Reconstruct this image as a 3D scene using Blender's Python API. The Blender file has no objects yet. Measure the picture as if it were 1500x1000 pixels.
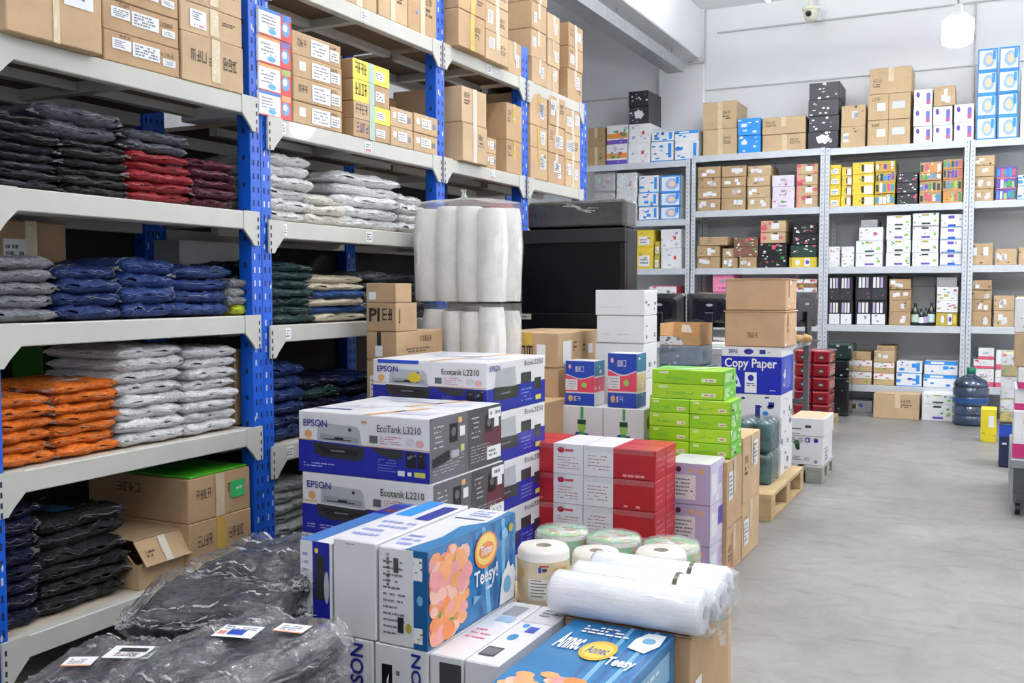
import bpy, math, random
from mathutils import Vector, Matrix

# ------------------------------------------------------------------ camera
FPX = 1428.0
CAM = Vector((0.0, 0.0, 1.2))
YAW = math.atan(718 / FPX * math.cos(math.radians(3.087)))
PITCH = math.radians(3.087)
FH = Vector((-math.sin(YAW), math.cos(YAW), 0))
RT = Vector((math.cos(YAW), math.sin(YAW), 0))
FW = FH * math.cos(PITCH) - Vector((0, 0, 1)) * math.sin(PITCH)
UP = FH * math.sin(PITCH) + Vector((0, 0, 1)) * math.cos(PITCH)
scene = bpy.context.scene
COL = scene.collection
cam = bpy.data.cameras.new('camera')
cam.lens = 36.0 * FPX / 1500.0
cam.sensor_width = 36.0
cam.clip_start = 0.05
cam.clip_end = 60
camo = bpy.data.objects.new('camera', cam)
COL.objects.link(camo)
camo.location = CAM
camo.rotation_euler = (math.radians(90) - PITCH, 0, YAW)
scene.camera = camo

# ------------------------------------------------------------------ light
world = bpy.data.worlds.new('world')
scene.world = world
world.use_nodes = True
world.node_tree.nodes['Background'].inputs[0].default_value = (0.9, 0.95, 1.0, 1)
world.node_tree.nodes['Background'].inputs[1].default_value = 0.3
scene.view_settings.view_transform = 'Standard'
scene.view_settings.look = 'None'
scene.view_settings.gamma = 1.0
scene.view_settings.exposure = -0.32
scene.cycles.use_denoising = True
scene.cycles.max_bounces = 8
scene.cycles.transparent_max_bounces = 16

def area_light(loc, sx, sy, energy, rot=(0, 0, 0), color=(1.0, 0.995, 0.985)):
    l = bpy.data.lights.new('tube_and_fill_light', 'AREA')
    l.shape = 'RECTANGLE'
    l.size, l.size_y = sx, sy
    l.energy = energy
    l.color = color
    o = bpy.data.objects.new('tube_and_fill_light', l)
    o.location = loc
    o.rotation_euler = rot
    COL.objects.link(o)
    return o

LAMPS = [(x, y) for x in (-1.79, 0.6, 2.8) for y in (-2.4, 0.6, 3.9, 7.72)]
for (x, y) in LAMPS:
    area_light((x, y, 3.565), 0.09, 1.25, {-2.4: 10, 0.6: 16, 3.9: 20, 7.72: 30}[y])
    area_light((x, y, 3.645), 0.09, 1.25, {-2.4: 24, 0.6: 36, 3.9: 50, 7.72: 120}[y], (math.pi, 0, 0))  # upward fill added above each lamp to whiten the walls, strongest at the back

# ------------------------------------------------------------------ pixel to world
def ray(px, py):
    return FW + RT * ((px - 750) / FPX) + UP * ((500 - py) / FPX)
def onX(px, py, X):
    d = ray(px, py); return CAM + d * ((X - CAM.x) / d.x)
def onY(px, py, Y):
    d = ray(px, py); return CAM + d * ((Y - CAM.y) / d.y)
def onZ(px, py, Z):
    d = ray(px, py); return CAM + d * ((Z - CAM.z) / d.z)

# ------------------------------------------------------------------ materials
def lin(c):
    return tuple(((v / 255) / 12.92 if v / 255 <= 0.04045 else (((v / 255) + 0.055) / 1.055) ** 2.4) for v in c)
_M = {}
def pbsdf(name):
    m = bpy.data.materials.new(name)
    m.use_nodes = True
    nt = m.node_tree
    return m, nt, nt.nodes['Principled BSDF']
def noise(nt, scale, detail=3, rough=0.55, vec=None):
    n = nt.nodes.new('ShaderNodeTexNoise')
    n.inputs['Scale'].default_value = scale
    n.inputs['Detail'].default_value = detail
    n.inputs['Roughness'].default_value = rough
    if vec is not None:
        nt.links.new(vec, n.inputs['Vector'])
    return n
def coords(nt, jitter=True):
    tc = nt.nodes.new('ShaderNodeTexCoord')
    if not jitter:
        return tc.outputs['Object']
    oi = nt.nodes.new('ShaderNodeObjectInfo')
    mu = nt.nodes.new('ShaderNodeMath'); mu.operation = 'MULTIPLY'; mu.inputs[1].default_value = 37.0
    nt.links.new(oi.outputs['Random'], mu.inputs[0])
    ad = nt.nodes.new('ShaderNodeVectorMath'); ad.operation = 'ADD'
    nt.links.new(tc.outputs['Object'], ad.inputs[0]); nt.links.new(mu.outputs[0], ad.inputs[1])
    return ad.outputs[0]
def ramp(nt, fac, stops):
    r = nt.nodes.new('ShaderNodeValToRGB')
    nt.links.new(fac, r.inputs[0])
    els = r.color_ramp.elements
    while len(els) < len(stops):
        els.new(0.5)
    for e, (p, c) in zip(els, stops):
        e.position = p; e.color = (*c, 1)
    return r
def bump(nt, fac, strength, dist=0.002):
    b = nt.nodes.new('ShaderNodeBump')
    b.inputs['Strength'].default_value = strength
    b.inputs['Distance'].default_value = dist
    nt.links.new(fac, b.inputs['Height'])
    return b
def paint(c, rough=0.5, var=0.06, scale=9, metal=0.0, coat=0.0, name=None):
    key = ('p', c, rough, var, scale, metal, coat)
    if key in _M: return _M[key]
    m, nt, b = pbsdf(name or 'paint')
    L = lin(c)
    n = noise(nt, scale, 4, 0.6, coords(nt))
    r = ramp(nt, n.outputs['Fac'], [(0.3, tuple(max(0, v * (1 - var)) for v in L)), (0.7, tuple(min(1, v * (1 + var)) for v in L))])
    nt.links.new(r.outputs[0], b.inputs['Base Color'])
    b.inputs['Roughness'].default_value = rough
    b.inputs['Metallic'].default_value = metal
    b.inputs['Coat Weight'].default_value = coat
    _M[key] = m
    return m
def cardboard(c=(205, 170, 128)):
    key = ('c', c)
    if key in _M: return _M[key]
    m, nt, b = pbsdf('cardboard')
    L = lin(c)
    vec = coords(nt)
    n = noise(nt, 5, 5, 0.6, vec)
    r = ramp(nt, n.outputs['Fac'], [(0.3, tuple(v * 0.86 for v in L)), (0.7, tuple(min(1, v * 1.08) for v in L))])
    nt.links.new(r.outputs[0], b.inputs['Base Color'])
    n2 = noise(nt, 60, 2, 0.5, vec)
    bp = bump(nt, n2.outputs['Fac'], 0.15, 0.001)
    nt.links.new(bp.outputs[0], b.inputs['Normal'])
    b.inputs['Roughness'].default_value = 0.75
    _M[key] = m
    return m
def garment(c, fleck=None, amount=0.68, coat=0.75):
    key = ('g', c, fleck, amount, coat)
    if key in _M: return _M[key]
    m, nt, b = pbsdf('bagged_fabric')
    L = lin(c)
    vec = coords(nt)
    n = noise(nt, 14, 4, 0.6, vec)
    r = ramp(nt, n.outputs['Fac'], [(0.3, tuple(v * (0.86 if L[0] > .5 else 0.7) for v in L)), (0.72, tuple(min(1, v * 1.12) for v in L))])
    out = r.outputs[0]
    if fleck:
        f = noise(nt, 20, 2, 0.5, vec)
        fr = ramp(nt, f.outputs['Fac'], [(amount, (0, 0, 0)), (amount + 0.02, (1, 1, 1))])
        mx = nt.nodes.new('ShaderNodeMixRGB')
        nt.links.new(fr.outputs[0], mx.inputs[0]); nt.links.new(out, mx.inputs[1])
        mx.inputs[2].default_value = (*lin(fleck), 1)
        out = mx.outputs[0]
    nt.links.new(out, b.inputs['Base Color'])
    b.inputs['Roughness'].default_value = 0.6
    b.inputs['Coat Weight'].default_value = coat
    b.inputs['Coat IOR'].default_value = 1.45
    b.inputs['Coat Roughness'].default_value = 0.1
    b.inputs['Specular IOR Level'].default_value = 0.15
    n1 = noise(nt, 16, 5, 0.7, vec)
    b1 = bump(nt, n1.outputs['Fac'], 0.5, 0.009)
    nt.links.new(b1.outputs[0], b.inputs['Normal'])
    # objects are stretched piles: fold lines run along the pile's width
    n3 = noise(nt, 9, 4, 0.6, vec); n3.inputs['Distortion'].default_value = 0.4
    b2 = bump(nt, n3.outputs['Fac'], 1.0, 0.16)
    vo = nt.nodes.new('ShaderNodeTexVoronoi'); vo.feature = 'DISTANCE_TO_EDGE'; vo.inputs['Scale'].default_value = 6
    mp = nt.nodes.new('ShaderNodeMapping'); mp.inputs['Scale'].default_value = (1, 1, 0.35)
    ds = nt.nodes.new('ShaderNodeVectorMath'); ds.operation = 'MULTIPLY_ADD'
    nt.links.new(n3.outputs['Color'], ds.inputs[0]); ds.inputs[1].default_value = (0.25, 0.25, 0.25); nt.links.new(vec, ds.inputs[2])
    nt.links.new(ds.outputs[0], mp.inputs[0]); nt.links.new(mp.outputs[0], vo.inputs['Vector'])
    b3 = nt.nodes.new('ShaderNodeBump'); b3.inputs['Strength'].default_value = 0.7; b3.inputs['Distance'].default_value = 0.10
    nt.links.new(vo.outputs['Distance'], b3.inputs['Height']); nt.links.new(b2.outputs[0], b3.inputs['Normal'])
    nt.links.new(b3.outputs[0], b.inputs['Coat Normal'])
    _M[key] = m
    return m
def film(alpha=0.28, tint=(240, 244, 248), scale=16):
    key = ('f', alpha, tint, scale)
    if key in _M: return _M[key]
    m, nt, b = pbsdf('clear_plastic_film')
    vec = coords(nt)
    n = noise(nt, scale * 1.5, 4, 0.6, vec); n.inputs['Distortion'].default_value = 0.5
    bp = bump(nt, n.outputs['Fac'], 0.8, 0.006)
    vo = nt.nodes.new('ShaderNodeTexVoronoi'); vo.feature = 'DISTANCE_TO_EDGE'; vo.inputs['Scale'].default_value = scale * 0.9
    ds = nt.nodes.new('ShaderNodeVectorMath'); ds.operation = 'MULTIPLY_ADD'
    nt.links.new(n.outputs['Color'], ds.inputs[0]); ds.inputs[1].default_value = (0.06, 0.06, 0.06); nt.links.new(vec, ds.inputs[2])
    nt.links.new(ds.outputs[0], vo.inputs['Vector'])
    bp2 = nt.nodes.new('ShaderNodeBump'); bp2.inputs['Strength'].default_value = 0.7; bp2.inputs['Distance'].default_value = 0.006
    nt.links.new(vo.outputs['Distance'], bp2.inputs['Height']); nt.links.new(bp.outputs[0], bp2.inputs['Normal'])
    b.inputs['Base Color'].default_value = (*lin(tint), 1)
    b.inputs['Roughness'].default_value = 0.2
    nt.links.new(bp2.outputs[0], b.inputs['Normal'])
    tr = nt.nodes.new('ShaderNodeBsdfTransparent')
    gl = nt.nodes.new('ShaderNodeBsdfGlossy'); gl.inputs['Roughness'].default_value = 0.13
    nt.links.new(bp2.outputs[0], gl.inputs['Normal'])
    lw = nt.nodes.new('ShaderNodeLayerWeight'); lw.inputs['Blend'].default_value = 0.5
    nt.links.new(bp2.outputs[0], lw.inputs['Normal'])
    pw = nt.nodes.new('ShaderNodeMath'); pw.operation = 'POWER'; pw.inputs[1].default_value = 3.0
    nt.links.new(lw.outputs['Facing'], pw.inputs[0])
    fr = nt.nodes.new('ShaderNodeMath'); fr.operation = 'MULTIPLY_ADD'; fr.inputs[1].default_value = 0.6; fr.inputs[2].default_value = 0.07
    nt.links.new(pw.outputs[0], fr.inputs[0])
    m1 = nt.nodes.new('ShaderNodeMixShader')
    nt.links.new(fr.outputs[0], m1.inputs[0]); nt.links.new(tr.outputs[0], m1.inputs[1]); nt.links.new(gl.outputs[0], m1.inputs[2])
    mx = nt.nodes.new('ShaderNodeMixShader')
    r = ramp(nt, n.outputs['Fac'], [(0.4, (alpha * 0.45,) * 3), (0.75, (min(1, alpha * 1.3),) * 3)])
    nt.links.new(r.outputs[0], mx.inputs[0])
    nt.links.new(m1.outputs[0], mx.inputs[1]); nt.links.new(b.outputs[0], mx.inputs[2])
    nt.links.new(mx.outputs[0], nt.nodes['Material Output'].inputs['Surface'])
    _M[key] = m
    return m
def glow(c, s):
    key = ('e', c, s)
    if key in _M: return _M[key]
    m, nt, b = pbsdf('lit_lamp')
    b.inputs['Emission Color'].default_value = (*c, 1)
    b.inputs['Emission Strength'].default_value = s
    _M[key] = m
    return m

WHITE = (236, 238, 242)
BLACK = (22, 22, 26)
BROWN = (203, 166, 122)
def w_ink(): return paint((238, 240, 244), 0.45, 0.02)
def k_ink(): return paint((48, 42, 40), 0.6, 0.05)

# ------------------------------------------------------------------ mesh canvas
class Canvas:
    def __init__(s):
        s.v = []; s.f = []; s.m = []; s.mats = []; s.sm = []
    def mi(s, mat):
        if mat not in s.mats: s.mats.append(mat)
        return s.mats.index(mat)
    def face(s, pts, mat, smooth=False):
        b = len(s.v); s.v.extend([tuple(p) for p in pts])
        s.f.append(tuple(range(b, b + len(pts)))); s.m.append(s.mi(mat)); s.sm.append(smooth)
    def mesh(s, vs, fs, mat, smooth=False):
        b = len(s.v); s.v.extend([tuple(p) for p in vs]); k = s.mi(mat)
        for f in fs:
            s.f.append(tuple(b + i for i in f)); s.m.append(k); s.sm.append(smooth)
    def box(s, x0, x1, y0, y1, z0, z1, mat, c=0.0, fm=None):
        fm = fm or {}
        g = lambda k: fm.get(k, mat)
        if x1 < x0: x0, x1 = x1, x0
        if y1 < y0: y0, y1 = y1, y0
        if z1 < z0: z0, z1 = z1, z0
        c = min(c, (x1 - x0) * .4, (y1 - y0) * .4, (z1 - z0) * .4)
        if c <= 0:
            vs = [(x, y, z) for z in (z0, z1) for y in (y0, y1) for x in (x0, x1)]
            for k, f in (('B', (2, 3, 7, 6)), ('F', (0, 1, 5, 4)), ('L', (0, 4, 6, 2)), ('R', (1, 3, 7, 5)), ('D', (0, 2, 3, 1)), ('T', (4, 5, 7, 6))):
                pts = [vs[i] for i in f]
                if k == 'B': pts = pts[::-1]
                s.face(pts, g(k))
            return
        X = (x0, x1); Y = (y0, y1); Z = (z0, z1)
        def p(ix, iy, iz, ax):
            sx = c * (1 if ix == 0 else -1); sy = c * (1 if iy == 0 else -1); sz = c * (1 if iz == 0 else -1)
            return (X[ix] + (0 if ax == 0 else sx), Y[iy] + (0 if ax == 1 else sy), Z[iz] + (0 if ax == 2 else sz))
        for ax, nm in ((0, 'LR'), (1, 'FB'), (2, 'DT')):
            for e in (0, 1):
                o = [(0, 0), (1, 0), (1, 1), (0, 1)]
                pts = []
                for a, b in o:
                    idx = [a, b]; idx.insert(ax, e); pts.append(p(*idx, ax))
                if (ax == 1) == (e == 1): pts = pts[::-1]
                if ax == 1: pts = pts
                if e == 0 and ax != 1: pts = pts[::-1]
                if e == 1 and ax == 1: pts = pts
                s.face(pts, g(nm[e]))
        for ax in range(3):
            o1, o2 = [a for a in range(3) if a != ax]
            for a in (0, 1):
                for b in (0, 1):
                    def q(t, w):
                        idx = [0, 0, 0]; idx[ax] = t; idx[o1] = a; idx[o2] = b
                        return p(*idx, w)
                    s.face([q(0, o1), q(1, o1), q(1, o2), q(0, o2)], mat)
        for a in (0, 1):
            for b in (0, 1):
                for d in (0, 1):
                    s.face([p(a, b, d, 0), p(a, b, d, 1), p(a, b, d, 2)], mat)
    def tube(s, p0, p1, r, mat, n=12, r1=None, caps=True, smooth=True):
        p0 = Vector(p0); p1 = Vector(p1); r1 = r if r1 is None else r1
        ax = (p1 - p0).normalized()
        a = ax.orthogonal().normalized(); b = ax.cross(a)
        vs = []
        for P, R in ((p0, r), (p1, r1)):
            for i in range(n):
                t = 2 * math.pi * i / n
                vs.append(P + (a * math.cos(t) + b * math.sin(t)) * R)
        s.mesh(vs, [(i, (i + 1) % n, n + (i + 1) % n, n + i) for i in range(n)], mat, smooth)
        if caps:
            s.mesh(vs[:n], [tuple(range(n))[::-1]], mat); s.mesh(vs[n:], [tuple(range(n))], mat)
    def lathe(s, prof, mat, n=32, origin=(0, 0, 0), axis='Z', smooth=True, closed=False):
        vs = []; ox, oy, oz = origin
        for r, z in prof:
            for i in range(n):
                t = 2 * math.pi * i / n
                c, d = math.cos(t) * r, math.sin(t) * r
                vs.append((ox + c, oy + d, oz + z) if axis == 'Z' else (ox + z, oy + c, oz + d))
        fs = []
        k = len(prof)
        for j in range(k - 1):
            for i in range(n):
                fs.append((j * n + i, j * n + (i + 1) % n, (j + 1) * n + (i + 1) % n, (j + 1) * n + i))
        s.mesh(vs, fs, mat, smooth)
    def build(s, name, parent=None, loc=None, rot=0.0, kind=None):
        me = bpy.data.meshes.new(name)
        me.from_pydata(s.v, [], s.f)
        for m in s.mats: me.materials.append(m)
        me.polygons.foreach_set('material_index', s.m)
        me.polygons.foreach_set('use_smooth', s.sm)
        me.update()
        o = bpy.data.objects.new(name, me)
        COL.objects.link(o)
        if parent is not None: o.parent = parent
        if loc is not None: o.location = loc
        o.rotation_euler = (0, 0, rot)
        if kind: o['kind'] = kind
        return o

def tag(o, label, cat, group=None, kind=None):
    o['label'] = label; o['category'] = cat
    if group: o['group'] = group
    if kind: o['kind'] = kind
    if not 4 <= len(label.split()) <= 16: print('LABELLEN', len(label.split()), label)
    return o
def root(name, loc, label, cat, group=None, rot=0.0):
    o = bpy.data.objects.new(name, None)
    o.empty_display_size = 0.05
    COL.objects.link(o)
    o.location = loc; o.rotation_euler = (0, 0, rot)
    return tag(o, label, cat, group)

# text -> flat triangles, cached at unit size
_T = {}
def text_mesh(txt, bold=0.0):
    if (txt, bold) in _T: return _T[(txt, bold)]
    cu = bpy.data.curves.new('lettering', 'FONT')
    cu.body = txt; cu.size = 1.0; cu.offset = bold
    cu.resolution_u = 3
    o = bpy.data.objects.new('lettering', cu)
    COL.objects.link(o)
    dg = bpy.context.evaluated_depsgraph_get()
    me = bpy.data.meshes.new_from_object(o.evaluated_get(dg))
    vs = [v.co.copy() for v in me.vertices]; fs = [tuple(p.vertices) for p in me.polygons]
    bpy.data.objects.remove(o); bpy.data.curves.remove(cu); bpy.data.meshes.remove(me)
    x0 = min(v.x for v in vs); x1 = max(v.x for v in vs); y0 = min(v.y for v in vs); y1 = max(v.y for v in vs)
    vs = [((v.x - x0) / (x1 - x0), (v.y - y0) / (y1 - y0)) for v in vs]
    _T[(txt, bold)] = (vs, fs)
    return vs, fs

class Face:
    """a printable rectangle: fractions u, v on one side of a box"""
    def __init__(s, cv, o, u, v, n, w, h):
        s.cv = cv; s.o = Vector(o); s.u = Vector(u); s.v = Vector(v); s.n = Vector(n); s.w = w; s.h = h; s.k = 0
    def on(s, cv):
        f = Face(cv, s.o, s.u, s.v, s.n, s.w, s.h); f.k = s.k + 4; return f
    def P(s, u, v, lay):
        return s.o + s.u * (u * s.w) + s.v * (v * s.h) + s.n * (0.0006 + 0.00035 * (lay + s.k))
    def poly(s, pts, mat, lay=0):
        s.cv.face([s.P(u, v, lay) for u, v in pts], mat)
    def rect(s, u0, v0, u1, v1, mat, lay=0):
        s.poly([(u0, v0), (u1, v0), (u1, v1), (u0, v1)], mat, lay)
    def ell(s, cu, cv_, ru, rv, mat, lay=0, n=22, j=0.0):
        s.poly([(cu + ru * math.cos(2 * math.pi * i / n) * (1 + j * math.sin(5.3 * i)), cv_ + rv * math.sin(2 * math.pi * i / n) * (1 + j * math.cos(3.1 * i))) for i in range(n)], mat, lay)
    def text(s, txt, u0, v0, u1, v1, mat, lay=1, bold=0.0, vert=False):
        vs, fs = text_mesh(txt, bold)
        if vert:
            pts = [s.P(u1 - b * (u1 - u0), v0 + a * (v1 - v0), lay) for a, b in vs]
        else:
            pts = [s.P(u0 + a * (u1 - u0), v0 + b * (v1 - v0), lay) for a, b in vs]
        s.cv.mesh(pts, fs, mat)
    def lines(s, u0, v0, u1, v1, rows, mat, lay=1, fill=0.55, rnd=random):
        """blurred small print: rows of short dashes"""
        rh = (v1 - v0) / rows
        for r in range(rows):
            y = v1 - rh * (r + 0.8); u = u0
            end = u1 - (u1 - u0) * rnd.random() * 0.35
            while u < end:
                l = (u1 - u0) * rnd.uniform(0.05, 0.2)
                if rnd.random() < 0.85:
                    s.rect(u, y, min(u + l, u1), y + rh * fill, mat, lay)
                u += l + (u1 - u0) * 0.03
    def marks(s, n, mat, size=0.1, lay=1, box=(0.05, 0.05, 0.95, 0.95), rnd=random):
        for i in range(n):
            cu = rnd.uniform(box[0], box[2]); c2 = rnd.uniform(box[1], box[3])
            ru = size * rnd.uniform(0.4, 1); rv = ru * rnd.uniform(0.25, 0.9) * s.w / s.h
            rv = min(rv, 0.3)
            cu = min(max(cu, ru + .01), 1 - ru - .01); c2 = min(max(c2, rv + .01), 1 - rv - .01)
            if rnd.random() < 0.5:
                s.rect(cu - ru, c2 - rv, cu + ru, c2 + rv, mat, lay)
            else:
                s.ell(cu, c2, ru, rv, mat, lay, 9, 0.12)
    def glyphs(s, u0, v0, u1, v1, n, mat, lay=1, rnd=random):
        """block characters that cannot be read, as on the cartons"""
        cw = (u1 - u0) / n; t = 0.12
        for i in range(n):
            a = u0 + cw * i; b = a + cw * 0.78; hh = v1 - v0
            st = [(a, v0, a + cw * t, v1), (b - cw * t, v0, b, v1), (a, v0, b, v0 + hh * t), (a, v1 - hh * t, b, v1),
                  (a, v0 + hh * .41, b, v0 + hh * .57), ((a + b) / 2 - cw * .09, v0, (a + b) / 2 + cw * .09, v1)]
            for q in rnd.sample(st, rnd.choice((3, 4, 4))):
                s.rect(*q, mat, lay)

class Box:
    """a box-shaped thing; local front faces -Y; origin at the centre of its base"""
    def __init__(s, w, d, h, mat, c=0.003, fm=None):
        s.w, s.d, s.h = w, d, h
        s.cv = Canvas(); s.kids = []
        s.cv.box(-w / 2, w / 2, -d / 2, d / 2, 0, h, mat, c, fm)
        C = s.cv
        s.F = Face(C, (-w / 2, -d / 2, 0), (1, 0, 0), (0, 0, 1), (0, -1, 0), w, h)
        s.R = Face(C, (w / 2, -d / 2, 0), (0, 1, 0), (0, 0, 1), (1, 0, 0), d, h)
        s.L = Face(C, (-w / 2, d / 2, 0), (0, -1, 0), (0, 0, 1), (-1, 0, 0), d, h)
        s.B = Face(C, (w / 2, d / 2, 0), (-1, 0, 0), (0, 0, 1), (0, 1, 0), w, h)
        s.T = Face(C, (-w / 2, -d / 2, h), (1, 0, 0), (0, 1, 0), (0, 0, 1), w, d)
    def part(s, name, face, label=None):
        c = Canvas(); s.kids.append((name, c, label)); return face.on(c)
    def make(s, name, loc, rot, label, cat='box', group=None):
        o = s.cv.build(name, None, loc, rot)
        tag(o, label, cat, group)
        for n, c, l in s.kids:
            if c.f:
                k = c.build(n, o)
                if l: k['label'] = l
        return o
# ------------------------------------------------------------------ the room
def slab(name, x0, x1, y0, y1, z0, z1, mat, c=0.0):
    cv = Canvas(); cv.box(x0, x1, y0, y1, z0, z1, mat, c)
    return cv.build(name, kind='structure')

def floor_mat():
    m, nt, b = pbsdf('polished_concrete')
    vec = coords(nt, False)
    n1 = noise(nt, 0.9, 6, 0.6, vec); n2 = noise(nt, 7, 6, 0.7, vec); n2.inputs['Distortion'].default_value = 0.8
    mp = nt.nodes.new('ShaderNodeMapping'); mp.inputs['Scale'].default_value = (1, 5, 1)
    mp.inputs['Rotation'].default_value = (0, 0, 0.25)
    nt.links.new(vec, mp.inputs[0])
    n3 = noise(nt, 2.2, 8, 0.75, mp.outputs[0])
    r1 = ramp(nt, n1.outputs['Fac'], [(0.3, lin((122, 121, 119))), (0.7, lin((147, 146, 143)))])
    r2 = ramp(nt, n2.outputs['Fac'], [(0.32, (0.72, 0.72, 0.72)), (0.6, (1, 1, 1))])
    r3 = ramp(nt, n3.outputs['Fac'], [(0.34, (0.6, 0.6, 0.6)), (0.46, (1, 1, 1))])
    m1 = nt.nodes.new('ShaderNodeMixRGB'); m1.blend_type = 'MULTIPLY'; m1.inputs[0].default_value = 0.8
    m2 = nt.nodes.new('ShaderNodeMixRGB'); m2.blend_type = 'MULTIPLY'; m2.inputs[0].default_value = 0.7
    nt.links.new(r1.outputs[0], m1.inputs[1]); nt.links.new(r2.outputs[0], m1.inputs[2])
    nt.links.new(m1.outputs[0], m2.inputs[1]); nt.links.new(r3.outputs[0], m2.inputs[2])
    nt.links.new(m2.outputs[0], b.inputs['Base Color'])
    rr = ramp(nt, n1.outputs['Fac'], [(0.3, (0.34,) * 3), (0.7, (0.5,) * 3)])
    nt.links.new(rr.outputs[0], b.inputs['Roughness'])
    bp = bump(nt, n2.outputs['Fac'], 0.12, 0.002)
    nt.links.new(bp.outputs[0], b.inputs['Normal'])
    return m
def wall_mat(c, seams):
    """painted panel wall; SEAMS are the heights of its horizontal joints"""
    m, nt, b = pbsdf('painted_wall')
    vec = coords(nt, False)
    n = noise(nt, 0.7, 4, 0.5, vec)
    L = lin(c)
    r = ramp(nt, n.outputs['Fac'], [(0.3, tuple(v * 0.94 for v in L)), (0.7, L)])
    b.inputs['Roughness'].default_value = 0.6
    nt.links.new(r.outputs[0], b.inputs['Base Color'])
    n2 = noise(nt, 3, 4, 0.6, vec)
    bp = bump(nt, n2.outputs['Fac'], 0.2, 0.01)
    nt.links.new(bp.outputs[0], b.inputs['Normal'])
    return m
WALL = wall_mat((243, 246, 250), ())
slab('floor', -5.0, 4.6, -5.0, 10.7, -0.1, 0.0, floor_mat())
slab('ceiling', -5.0, 4.6, -5.0, 10.7, 4.2, 4.3, WALL)
slab('wall_back', -5.0, 4.6, 10.5, 10.7, 0.0, 4.2, WALL)
slab('wall_left', -5.0, -4.8, -5.0, 10.5, 0.0, 4.2, WALL)
slab('wall_right', 4.4, 4.6, -5.0, 10.5, 0.0, 4.2, WALL)
slab('wall_front', -4.8, 4.4, -5.0, -4.8, 0.0, 4.2, WALL)
slab('column', -3.43, -2.92, 10.42, 10.499, 0.0, 4.2, WALL, 0.01)
slab('ceiling_beam', -3.3, -2.96, -4.8, 10.41, 3.67, 4.2, WALL, 0.01)
GREY_JOINT = paint((196, 198, 202), 0.6)
for k, z in enumerate((0.95, 2.1, 3.34)):
    slab('trim_%d' % (k + 1), -4.8, 4.4, 10.488, 10.499, z, z + 0.012, GREY_JOINT)

# cable tray and conduits -------------------------------------------------
galv = paint((158, 161, 165), 0.42, 0.16, 14, 0.55)
t = root('cable_tray', (-3.09, 3.0, 3.44), 'long galvanised channel hanging under the ceiling beam', 'cable tray')
c = Canvas()
c.box(-0.085, 0.085, -7.5, 6.93, 0, 0.006, galv)
c.box(-0.085, -0.079, -7.5, 6.93, 0.006, 0.11, galv)
c.box(0.079, 0.085, -7.5, 6.93, 0.006, 0.11, galv)
c.box(-0.085, 0.085, 6.93, 6.936, 0, 0.11, galv)
c.build('channel', t)
for y in (-3.5, -0.5, 2.5, 5.2, 6.8):
    c = Canvas(); c.tube((0.0, y, 0.006), (0.0, y, 0.23), 0.006, galv, 8); c.build('hanger_rod', t)
c = Canvas(); wire = paint((196, 197, 200), 0.5)
c.tube((-3.1, 10.4, 3.63), (-2.91, 10.4, 3.63), 0.012, wire, 8)
c.tube((-2.91, 10.4, 3.63), (-2.90, 10.4, 4.19), 0.012, wire, 8)
tag(c.build('conduit_pipe'), 'thin grey conduit bending up the front of the white column', 'pipe')
c = Canvas()
c.tube((-2.8, 10.48, 3.94), (4.3, 10.48, 3.94), 0.009, wire, 6)
tag(c.build('wall_cable'), 'long level cable near the top of the back wall', 'cable')
c = Canvas()
c.tube((-0.29, 10.47, 3.93), (-0.29, 10.47, 2.7), 0.010, wire, 6)
tag(c.build('wall_cable'), 'cable dropping down the back wall behind the bright pendant lamp', 'cable')
# tube lamps ---------------------------------------------------------------
def tube_lamp(x, y, label, first):
    r = root('tube_lamp', (x, y, 3.6), label, 'lamp', 'tube lamps hanging under the ceiling')
    c = Canvas(); c.box(-0.05, 0.05, -0.64, 0.64, 0.0, 0.035, paint(WHITE, 0.4), 0.005); c.build('housing', r)
    c = Canvas(); c.tube((0, -0.6, -0.016), (0, 0.6, -0.016), 0.014, glow((1, 1, 1), 9.0), 10); c.build('glass_tube', r)
    for s in (-0.5, 0.5):
        c = Canvas(); c.tube((0, s, 0.035), (0, s, 0.6), 0.003, wire, 6); c.build('hanging_wire', r)
for (x, y) in LAMPS:
    far = (x == LAMPS[0][0] and y == LAMPS[3][1])
    tube_lamp(x, y, 'bright tube lamp under the ceiling nearest the white column' if far else 'white tube lamp hung above the aisle outside the picture', far)

# dome camera ---------------------------------------------------------------
p = onY(1188, 20, 10.15)
r = root('dome_camera', (p.x, p.y, p.z), 'small cream dome camera under the ceiling above the back wall', 'security camera')
cream = paint((226, 226, 206), 0.4)
c = Canvas(); c.lathe([(0.0, 0.06), (0.085, 0.06), (0.09, 0.045), (0.082, 0.03), (0.07, 0.02)], cream, 28); c.build('mount_plate', r)
c = Canvas(); c.lathe([(0.074, 0.03), (0.07, -0.02), (0.055, -0.062), (0.03, -0.078), (0, -0.08)], cream, 28); c.build('housing', r)
c = Canvas(); c.lathe([(0.0, -0.062), (0.026, -0.06), (0.03, -0.048)], paint((30, 32, 36), 0.2), 20, (0, 0, 0))
ob = c.build('lens', r); ob.location = (-0.01, -0.045, 0.01); ob.rotation_euler = (math.radians(-55), 0, 0)
c = Canvas(); c.tube((0, 0, 0.06), (-0.03, 0, 4.19 - p.z), 0.02, cream, 12); c.build('ceiling_stem', r)

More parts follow.
